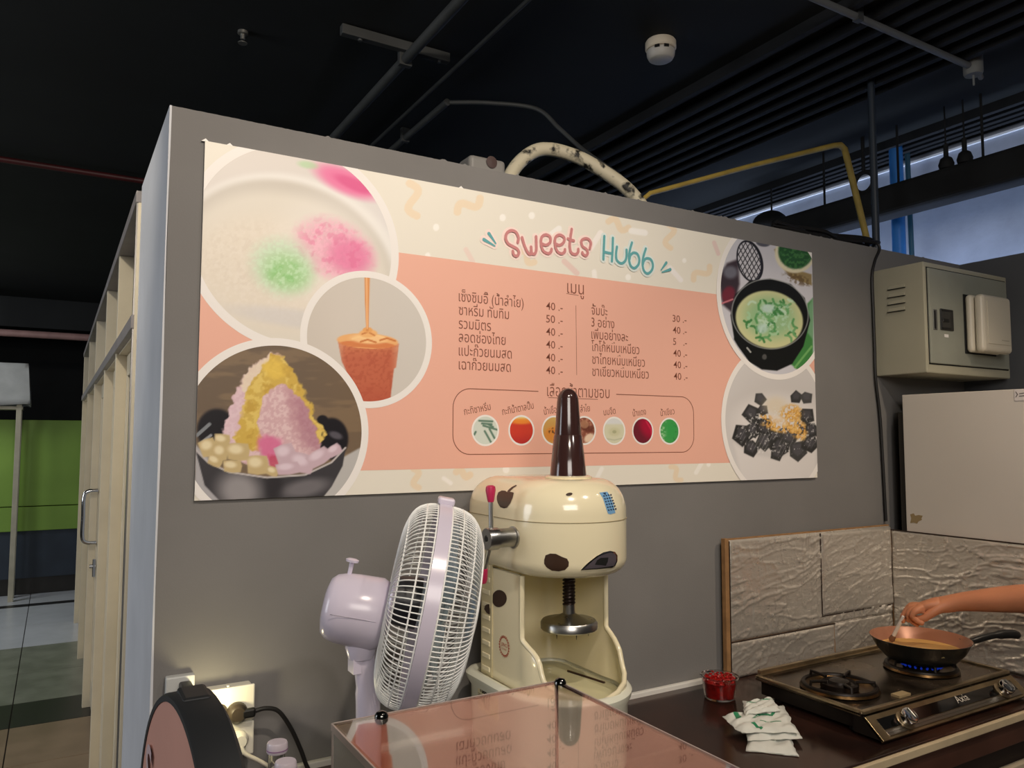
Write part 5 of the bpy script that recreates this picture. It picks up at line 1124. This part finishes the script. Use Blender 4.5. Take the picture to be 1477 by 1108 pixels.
# ------------------------------------------------------------------ gas stove
stv = thing('gas_stove', (1.85, -.37, CT), 'two burner gas stove with a dark front panel and chrome knobs', 'stove')
gx0, gx1, gy0, gy1, gz = 1.512, 2.200, -.545, -.190, .834
grime = mat('grimy_brown_steel', (112, 98, 82), .24, .75, col2=(44, 36, 30), vscale=9, detail=8, rvar=.15); edgem = mat('worn_steel_edge', (170, 152, 122), .3, .9, var=.2, vscale=20)
black_en = mat('black_glass_panel', (14, 13, 12), .08, spec=.7)
M().box(gx0+.012, gx1-.012, gy0+.03, gy1-.01, CT+.012, gz-.012).build('stove_body', mat('dark_steel_side', (46, 40, 36), .4, .5, var=.2), stv, bevel=.003)
M().box(gx0, gx1, gy0+.004, gy1, gz-.012, gz-.004).build('top_plate', grime, stv, bevel=.002)
m = M()
for q in ((gx0, gx1, gy0+.004, gy0+.016), (gx0, gx1, gy1-.012, gy1), (gx0, gx0+.012, gy0+.016, gy1-.012), (gx1-.012, gx1, gy0+.016, gy1-.012)): m.box(*q, gz-.012, gz+.002)
m.build('top_rim', edgem, stv, bevel=.003)
M().box(gx0+.02, gx1-.02, gy1-.004, gy1+.01, gz-.004, gz+.012).build('rear_lip', edgem, stv, bevel=.002)
# sloping front
fy0, fy1 = gy0+.004, gy0-.048; fz0, fz1 = CT+.009, gz-.012
def fr(u, v, o=0):
    n_ = Vector((0, -(fz1-fz0), (fy0-fy1))).normalized()*o; return (gx0+u*(gx1-gx0), fy1+(fy0-fy1)*v+n_.y, fz0+(fz1-fz0)*v+n_.z)
def panel(name, u0, u1, v0, v1, o0, o1, m_, par=None):
    m = M(); P = [fr(u0, v0, o0), fr(u1, v0, o0), fr(u1, v1, o0), fr(u0, v1, o0)]; Q = [fr(u0, v0, o1), fr(u1, v0, o1), fr(u1, v1, o1), fr(u0, v1, o1)]
    m.add(P+Q, [(0, 1, 2, 3), (7, 6, 5, 4), (0, 4, 5, 1), (1, 5, 6, 2), (2, 6, 7, 3), (3, 7, 4, 0)]); return m.build(name, m_, par or stv, bevel=.001)
for x_ in (gx0, gx1-.003): M().prism([(x_, gy0+.035, fz0), (x_, fy1+.002, fz0), (x_, fy0+.002, fz1), (x_, gy0+.035, fz1)], (.003, 0, 0)).build('side_cheek', MATS['dark_steel_side'], stv)
panel('front_frame', 0, 1, 0, 1, -.006, .002, mat('brassy_steel_front', (158, 140, 108), .28, .9, var=.25, vscale=14))
panel('front_glass', .045, .955, .36, .80, .002, .0035, black_en); panel('lower_band', .045, .955, .12, .34, .002, .003, mat('brushed_band', (140, 132, 120), .3, .9))
panel('band_line', .045, .955, .345, .355, .002, .004, edgem); panel('band_line', .045, .955, .10, .11, .002, .004, edgem); panel('band_line', .045, .955, .225, .232, .003, .0036, MATS['black_handle'])
m = M(); a = Vector(fr(.53, .50, .0045)); b_ = Vector(fr(.53, .80, .0045)); put_text(m, 'Axia', a, (1, 0, 0), (b_-a).normalized(), .030, width=.058, bold=.0); m.build('panel_lettering', mat('silver_lettering', (220, 214, 200), .3, .3), stv, fix=False)
fn = (Vector(fr(0, 0, 1))-Vector(fr(0, 0, 0))).normalized()
for k, u in enumerate((.175, .845)):
    c = Vector(fr(u, .46, .003)); kb = M().lathe([(.024, 0), (.025, .004), (.019, .006)], c, fn, 32).build('knob_bezel', edgem, stv, smooth=True)
    kk = M().lathe([(.018, .005), (.020, .010), (.0215, .026), (.019, .030), (.010, .0315), (0, .032)], c, fn, 32).build('knob', chrome, stv, smooth=True)
    pv = Vector((1, 0, 0)).cross(fn).normalized(); g0 = c+fn*.0315; m = M(); m.prism([g0+pv*.015+Vector((.0025, 0, 0)), g0+pv*.015-Vector((.0025, 0, 0)), g0-pv*.015-Vector((.0025, 0, 0)), g0-pv*.015+Vector((.0025, 0, 0))], fn*.005); m.build('knob_grip', steel, kk, bevel=.001)
def burner(x, y_, lit):
    m = M(); m.lathe([(.098, .0), (.104, .004), (.100, .010), (.088, .010), (.080, .002), (.06, -.002), (0, -.002)], (x, y_, gz-.003), (0, 0, 1), 48); m.build('drip_ring', mat('blackened_brass', (92, 70, 42), .3, .9, var=.4, vscale=18), stv, smooth=True)
    b_ = M(); b_.lathe([(.044, 0), (.050, .003), (.050, .016), (.044, .020), (.040, .014), (.030, .014), (.026, .022), (.012, .024), (0, .024)], (x, y_, gz-.002), (0, 0, 1), 36); b_ = b_.build('burner_head', mat('greasy_black_iron', (34, 28, 24), .4, .5), stv, smooth=True)
    h = .012
    for k in range(5):
        a = k*1.2566+.35; m = M(); d = Vector((math.cos(a), math.sin(a), 0)); c = Vector((x, y_, 0))
        m.tube([c+d*.093+Vector((0, 0, gz+.006)), c+d*.090+Vector((0, 0, gz+h+.012)), c+d*.055+Vector((0, 0, gz+h+.010)), c+d*.042+Vector((0, 0, gz+h+.008))], .0045, 8); m.build('pan_support', MATS['greasy_black_iron'], stv, smooth=True)
    m = M(); m.tube([(x+.094*math.cos(a*.157), y_+.094*math.sin(a*.157), gz+.008) for a in range(40)], .0065, 8, closed=True); m.build('support_ring', MATS['greasy_black_iron'], stv, smooth=True)
    if lit:
        for k in range(22):
            a = k*.2856; c = Vector((x+.050*math.cos(a), y_+.050*math.sin(a), gz+.010)); d = Vector((math.cos(a)*.9, math.sin(a)*.9, .5)).normalized()
            M().lathe([(.0, 0), (.0034, .004), (.0028, .010), (0, .019)], c, d, 8).build('gas_flame', mat('blue_flame', (30, 60, 200), .5, emit=(40, 80, 255), estr=.16), b_, smooth=True)
PX, PY = 2.0, -.390
burner(1.628, -.385, False); burner(PX, PY, True)
M().box(1.70, 1.75, gy0+.03, gy0+.055, gz-.004, gz+.002).build('patch_tape', mat('tan_tape', (160, 140, 104), .6), stv)
for (x, y_) in ((gx0+.04, gy0+.06), (gx1-.04, gy0+.06), (gx0+.04, gy1-.05), (gx1-.04, gy1-.05)): M().lathe([(.014, 0), (.012, .013)], (x, y_, CT+.0003), (0, 0, 1), 14).build('foot', MATS['black_handle'], stv)

# ------------------------------------------------------------------ frying pan
pz = gz+.0245
pan = thing('frying_pan', (PX, PY, pz), 'deep black frying pan with a copper coloured inside on the right burner', 'pan')
RP, HP = .140, .066
M().lathe([(0, 0), (.082, 0), (.096, .006), (.120, .032), (RP-.004, HP-.004), (RP, HP), (RP-.0015, HP+.001)], (PX, PY, pz), (0, 0, 1), 64, caps=False).build('pan_outside', mat('greasy_black_pan', (20, 21, 22), .22, spec=.7, col2=(36, 38, 36), vscale=30), pan, smooth=True)
M().lathe([(RP-.0015, HP+.001), (RP-.004, HP-.001), (.116, .034), (.094, .011), (.080, .005), (0, .005)], (PX, PY, pz), (0, 0, 1), 64, caps=False).build('pan_inside', mat('copper_coating', (168, 112, 84), .35, .2, spec=.7), pan, smooth=True)
q = [atY(x, y_, PY-.128) for x, y_ in ((1321, 932), (1327, 928.5), (1334, 931.5), (1328, 935.5))]
bdg = M()
hd = Vector((RT[0], RT[1], 0)).normalized(); hd = (hd+Vector((0, .10, 0))).normalized(); c = Vector((PX, PY, pz+HP-.014))
a0 = math.atan2(-(FW[0]), -(FW[1])); dv = Vector((-FW[0], -FW[1], 0)).normalized()
cc = Vector((PX, PY, pz))+dv*.1175+Vector((0, 0, .040)); tv = Vector((0, 0, 1)).cross(dv)*-1; nv_ = (dv*.028+Vector((0, 0, -.020))).normalized(); vv = nv_.cross(tv).normalized()
cc = cc+nv_*.0045
bdg.prism([cc+tv*.010, cc+vv*.007, cc-tv*.010, cc-vv*.007], nv_*.001); bdg.build('pan_mark', mat('gold_mark', (196, 176, 120), .4), pan)
m = M(); P_ = [c+hd*(RP-.004)+Vector((0, 0, -.006)), c+hd*(RP+.03)+Vector((0, 0, .000)), c+hd*(RP+.09)+Vector((0, 0, .014)), c+hd*(RP+.15)+Vector((0, 0, .018)), c+hd*(RP+.178)+Vector((0, 0, .013))]
m.tube(catmull(P_, 5), [.010]*2+[.009]*4+[.010]*6+[.0135]*6+[.0125]*2+[.009], 14); m.build('pan_handle', mat('black_handle', (34, 34, 33), .3), pan, smooth=True)
m = M(); m.prism([c+hd*(RP-.01)+Vector((0, 0, -.020)), c+hd*(RP+.045)+Vector((0, 0, -.006)), c+hd*(RP+.045)+Vector((0, 0, .004)), c+hd*(RP-.01)+Vector((0, 0, .006))], Vector((-hd.y, hd.x, 0))*.014); m.build('handle_bracket', MATS['black_handle'], pan, bevel=.002)
oil = M().lathe([(0, .011), (.1005, .0215), (.1, .020)], (PX, PY, pz), (0, 0, 1), 48, caps=False)
m = M(); m.lathe([(0, 0), (.1165, 0), (.1165, .001), (0, .0012)], (PX, PY, pz+.0335), (0, 0, 1), 48)
props(m.build('syrup', mat('golden_syrup', (242, 192, 112), .12, ior=1.4, spec=.8), None, smooth=True), 'golden brown liquid being stirred in the pan', 'food', kind='stuff')

# ------------------------------------------------------------------ the cook: arm reaching in from the right
H = atD(1312, 878, 2.33)                                            # knuckles
W_ = atD(1368, 869, 2.30); E0 = atD(1478, 863, 2.19); E1 = atD(1590, 868, 2.06)
skin = mat('skin', (196, 128, 92), .5, var=.05, vscale=18, sub=.08, bump=.05, bscale=120)
verts = []; edges = []; rad = []
def V(p, r_, par=None):
    verts.append(tuple(p)); rad.append(r_ if hasattr(r_, '__len__') else (r_, r_))
    if par is not None: edges.append((par, len(verts)-1))
    return len(verts)-1
def L3(a, b_, t_): return tuple(np.array(a)*(1-t_)+np.array(b_)*t_)
BXc, BYc = 2.58, -1.16
pelv = V((BXc, BYc, .95), .145); sp1 = V((BXc, BYc, 1.12), .135, pelv); ch = V((BXc, BYc+.01, 1.30), .15, sp1); nk = V((BXc, BYc+.01, 1.44), .058, ch); n2_ = V((BXc-.01, BYc+.02, 1.50), .052, nk); hd1 = V((BXc-.02, BYc+.04, 1.57), .078, n2_); hd2 = V((BXc-.02, BYc+.035, 1.66), .082, hd1)
shl = V((BXc-.17, BYc+.04, 1.36), .068, ch); el_ = E1
ua = V(L3(verts[shl], el_, .5), .052, shl); el = V(el_, .047, ua); f1 = V(L3(E1, E0, .5), .0475, el); f2 = V(E0, .0435, f1); f3 = V(L3(E0, W_, .35), .0385, f2); f4 = V(L3(E0, W_, .7), .031, f3); wr = V(W_, (.0275, .024), f4)
pm = V(L3(W_, H, .45), (.031, .023), wr)
shr = V((BXc+.17, BYc+.02, 1.36), .068, ch); er = V((BXc+.21, BYc-.06, 1.10), .045, shr); wrr = V((BXc+.16, BYc+.10, .98), .028, er); V((BXc+.14, BYc+.17, .95), .034, wrr)
for s_ in (-1, 1):
    hp_ = V((BXc+.085*s_, BYc, .86), .095, pelv); kn = V((BXc+.09*s_, BYc+.01, .50), .062, hp_); an = V((BXc+.09*s_, BYc-.02, .09), .042, kn); V((BXc+.09*s_, BYc+.10, .035), .034, an)
def skinmesh(name, verts, edges, rad, m_, parent, base, root=0, sub=2, smooth=True):
    me = bpy.data.meshes.new(name); me.from_pydata([tuple(np.array(v)-np.array(base)) for v in verts], edges, [])
    o = bpy.data.objects.new(name, me); COL.objects.link(o)
    sk = o.modifiers.new('skin', 'SKIN'); sk.use_smooth_shade = True; sk.branch_smoothing = .4
    lay = me.skin_vertices[0] if len(me.skin_vertices) else None
    for i, r_ in enumerate(rad): me.skin_vertices[0].data[i].radius = r_
    me.skin_vertices[0].data[root].use_root = True
    sb = o.modifiers.new('sub', 'SUBSURF'); sb.levels = sub; sb.render_levels = sub
    me.materials.append(m_); bpy.context.view_layer.update()
    dg = bpy.context.evaluated_depsgraph_get(); nm = bpy.data.meshes.new_from_object(o.evaluated_get(dg)); nm.name = name
    bpy.data.objects.remove(o); o = bpy.data.objects.new(name, nm); COL.objects.link(o)
    if not nm.materials: nm.materials.append(m_)
    nm.polygons.foreach_set('use_smooth', [True]*len(nm.polygons))
    if parent is not None: o.parent = parent
    else: o.location = base
    BASE[o] = Vector(base); return o
def add_skin_layer(me):
    bm = bmesh.new(); bm.from_mesh(me); bm.verts.layers.skin.verify(); bm.to_mesh(me); bm.free()
_old = skinmesh
def skinmesh(name, verts, edges, rad, m_, parent, base, root=0, sub=2):
    me = bpy.data.meshes.new(name); bm = bmesh.new(); sl = bm.verts.layers.skin.verify()
    bv = [bm.verts.new(tuple(np.array(v)-np.array(base))) for v in verts]
    for i, v in enumerate(bv): v[sl].radius = rad[i]; v[sl].use_root = (i == root)
    for a, b__ in edges: bm.edges.new((bv[a], bv[b__]))
    bm.to_mesh(me); bm.free(); me.materials.append(m_)
    o = bpy.data.objects.new(name, me); COL.objects.link(o)
    sk = o.modifiers.new('skin', 'SKIN'); sk.use_smooth_shade = True
    sb = o.modifiers.new('sub', 'SUBSURF'); sb.levels = sub; sb.render_levels = sub
    bpy.context.view_layer.update()
    dg = bpy.context.evaluated_depsgraph_get(); nm = bpy.data.meshes.new_from_object(o.evaluated_get(dg)); nm.name = name
    bpy.data.objects.remove(o); bpy.data.meshes.remove(me); o = bpy.data.objects.new(name, nm); COL.objects.link(o)
    nm.polygons.foreach_set('use_smooth', [True]*len(nm.polygons))
    if parent is not None: o.parent = parent
    else: o.location = base
    BASE[o] = Vector(base); return o
# hand frame: along = wrist to knuckles, fingers curl down; spread runs along the sight line
Wv, Hv = Vector(W_), Vector(H); al = (Hv-Wv).normalized(); dep = Vector((FW[0], FW[1], 0)).normalized(); dep = (dep-al*dep.dot(al)).normalized(); dn = al.cross(dep); dn = dn if dn.z < 0 else -dn
tip = Vector(atD(1304, 896, 2.335))
lens = (.9, 1.0, .95, .78)
for k in range(4):
    o_ = (k-1.5)*.0185; kb = Hv+dep*(-o_)+al*(-.004-.004*abs(k-1.2)); a_ = V(L3(verts[pm], kb, .55), .0125, pm); kn_ = V(kb, .0118, a_)
    L_ = lens[k]; j1 = kb+al*(.020*L_)+dn*(.017*L_); j2 = j1+dn*(.024*L_)+al*(-.004-.003*k); j3 = j2+dn*(.013*L_)+al*(-.010-.002*k)
    if k in (0, 1): j2 = j1*.35+(tip+dep*(-o_*.5)+al*.006)*.65; j3 = tip+dep*(-o_*.35)+al*.006+dn*.008
    v1 = V(j1, .0098, kn_); v2 = V(j2, .0088, v1); V(j3, .0078, v2)
tb = V(Vector(verts[pm])+dep*(-.022)+dn*.012, .0145, wr); t1 = V(Vector(L3(verts[pm], H, .6))+dep*(-.024)+dn*.030, .0115, tb); t2 = V(tip+dep*(-.006)-al*.016+dn*(-.010), .0098, t1); V(tip+dep*(-.004)-al*.007+dn*.004, .0085, t2)
base = (BXc, BYc, 0)
cook = skinmesh('person', verts, edges, rad, skin, None, base)
props(cook, 'bare forearm reaching in from the right, stirring the pan with a white stick', 'person')
def garment(name, ids, extra, m_, hide=None):
    vv = [verts[i] for i in ids]; rr_ = [(rad[i][0]+extra, rad[i][1]+extra) for i in ids]; mp_ = {j: i for i, j in enumerate(ids)}
    return skinmesh(name, vv, [(mp_[a], mp_[b_]) for a, b_ in edges if a in mp_ and b_ in mp_], rr_, m_, cook, base)
garment('shirt', [pelv, sp1, ch, shl, ua, shr, er], .014, mat('dark_shirt_cloth', (52, 54, 60), .9))
legs = [i for i in range(len(verts)) if verts[i][2] < .9 and verts[i][2] > .06 and abs(verts[i][0]-BXc) < .12 and verts[i][1] < BYc+.05]
garment('trousers', [pelv]+legs, .012, mat('dark_trouser_cloth', (40, 42, 52), .9))
hc = Vector((BXc-.02, BYc+.03, 1.64))
M().grid(lambda u, v: (hc.x+.104*math.sin(v*2.0)*math.cos(6.2832*u), hc.y-.012+.112*math.sin(v*2.0)*math.sin(6.2832*u), hc.z+.02+.118*math.cos(v*2.0)), 28, 12, cu=True).build('hair', mat('black_hair', (24, 20, 18), .6), cook, smooth=True)
for s_ in (-1, 1):
    M().lathe([(0, 0), (.010, .002), (.012, .008), (0, .012)], (hc.x+.035*s_, hc.y+.078, hc.z-.02), (0, 1, 0), 14).build('eye', mat('eye_white', (230, 228, 224), .3), cook, smooth=True)
M().lathe([(.014, 0), (.012, .018), (.004, .026), (0, .027)], (hc.x, hc.y+.080, hc.z-.05), (0, 1, -.2), 14).build('nose', skin, cook, smooth=True)
# the white stick
s0 = tip+dn*(-.012)+al*.0; s1_ = Vector(atD(1291, 913, 2.36)); dd = (s1_-s0).normalized()
t = thing('stirring_stick', tuple(s1_), 'white stirring stick held in the fingers above the pan', 'stick')
M().tube([s0-dd*.004, s0+dd*.01, s1_+dd*.012], [.0045, .005, .0058], 12).build('stick_shaft', mat('white_stick_plastic', (222, 218, 210), .35), t, smooth=True)
M().lathe([(.0058, 0), (.008, .005), (.009, .016), (.006, .022), (0, .023)], s1_+dd*.010, dd, 16).build('stick_head', mat('brown_brush_head', (120, 84, 60), .6), t, smooth=True)
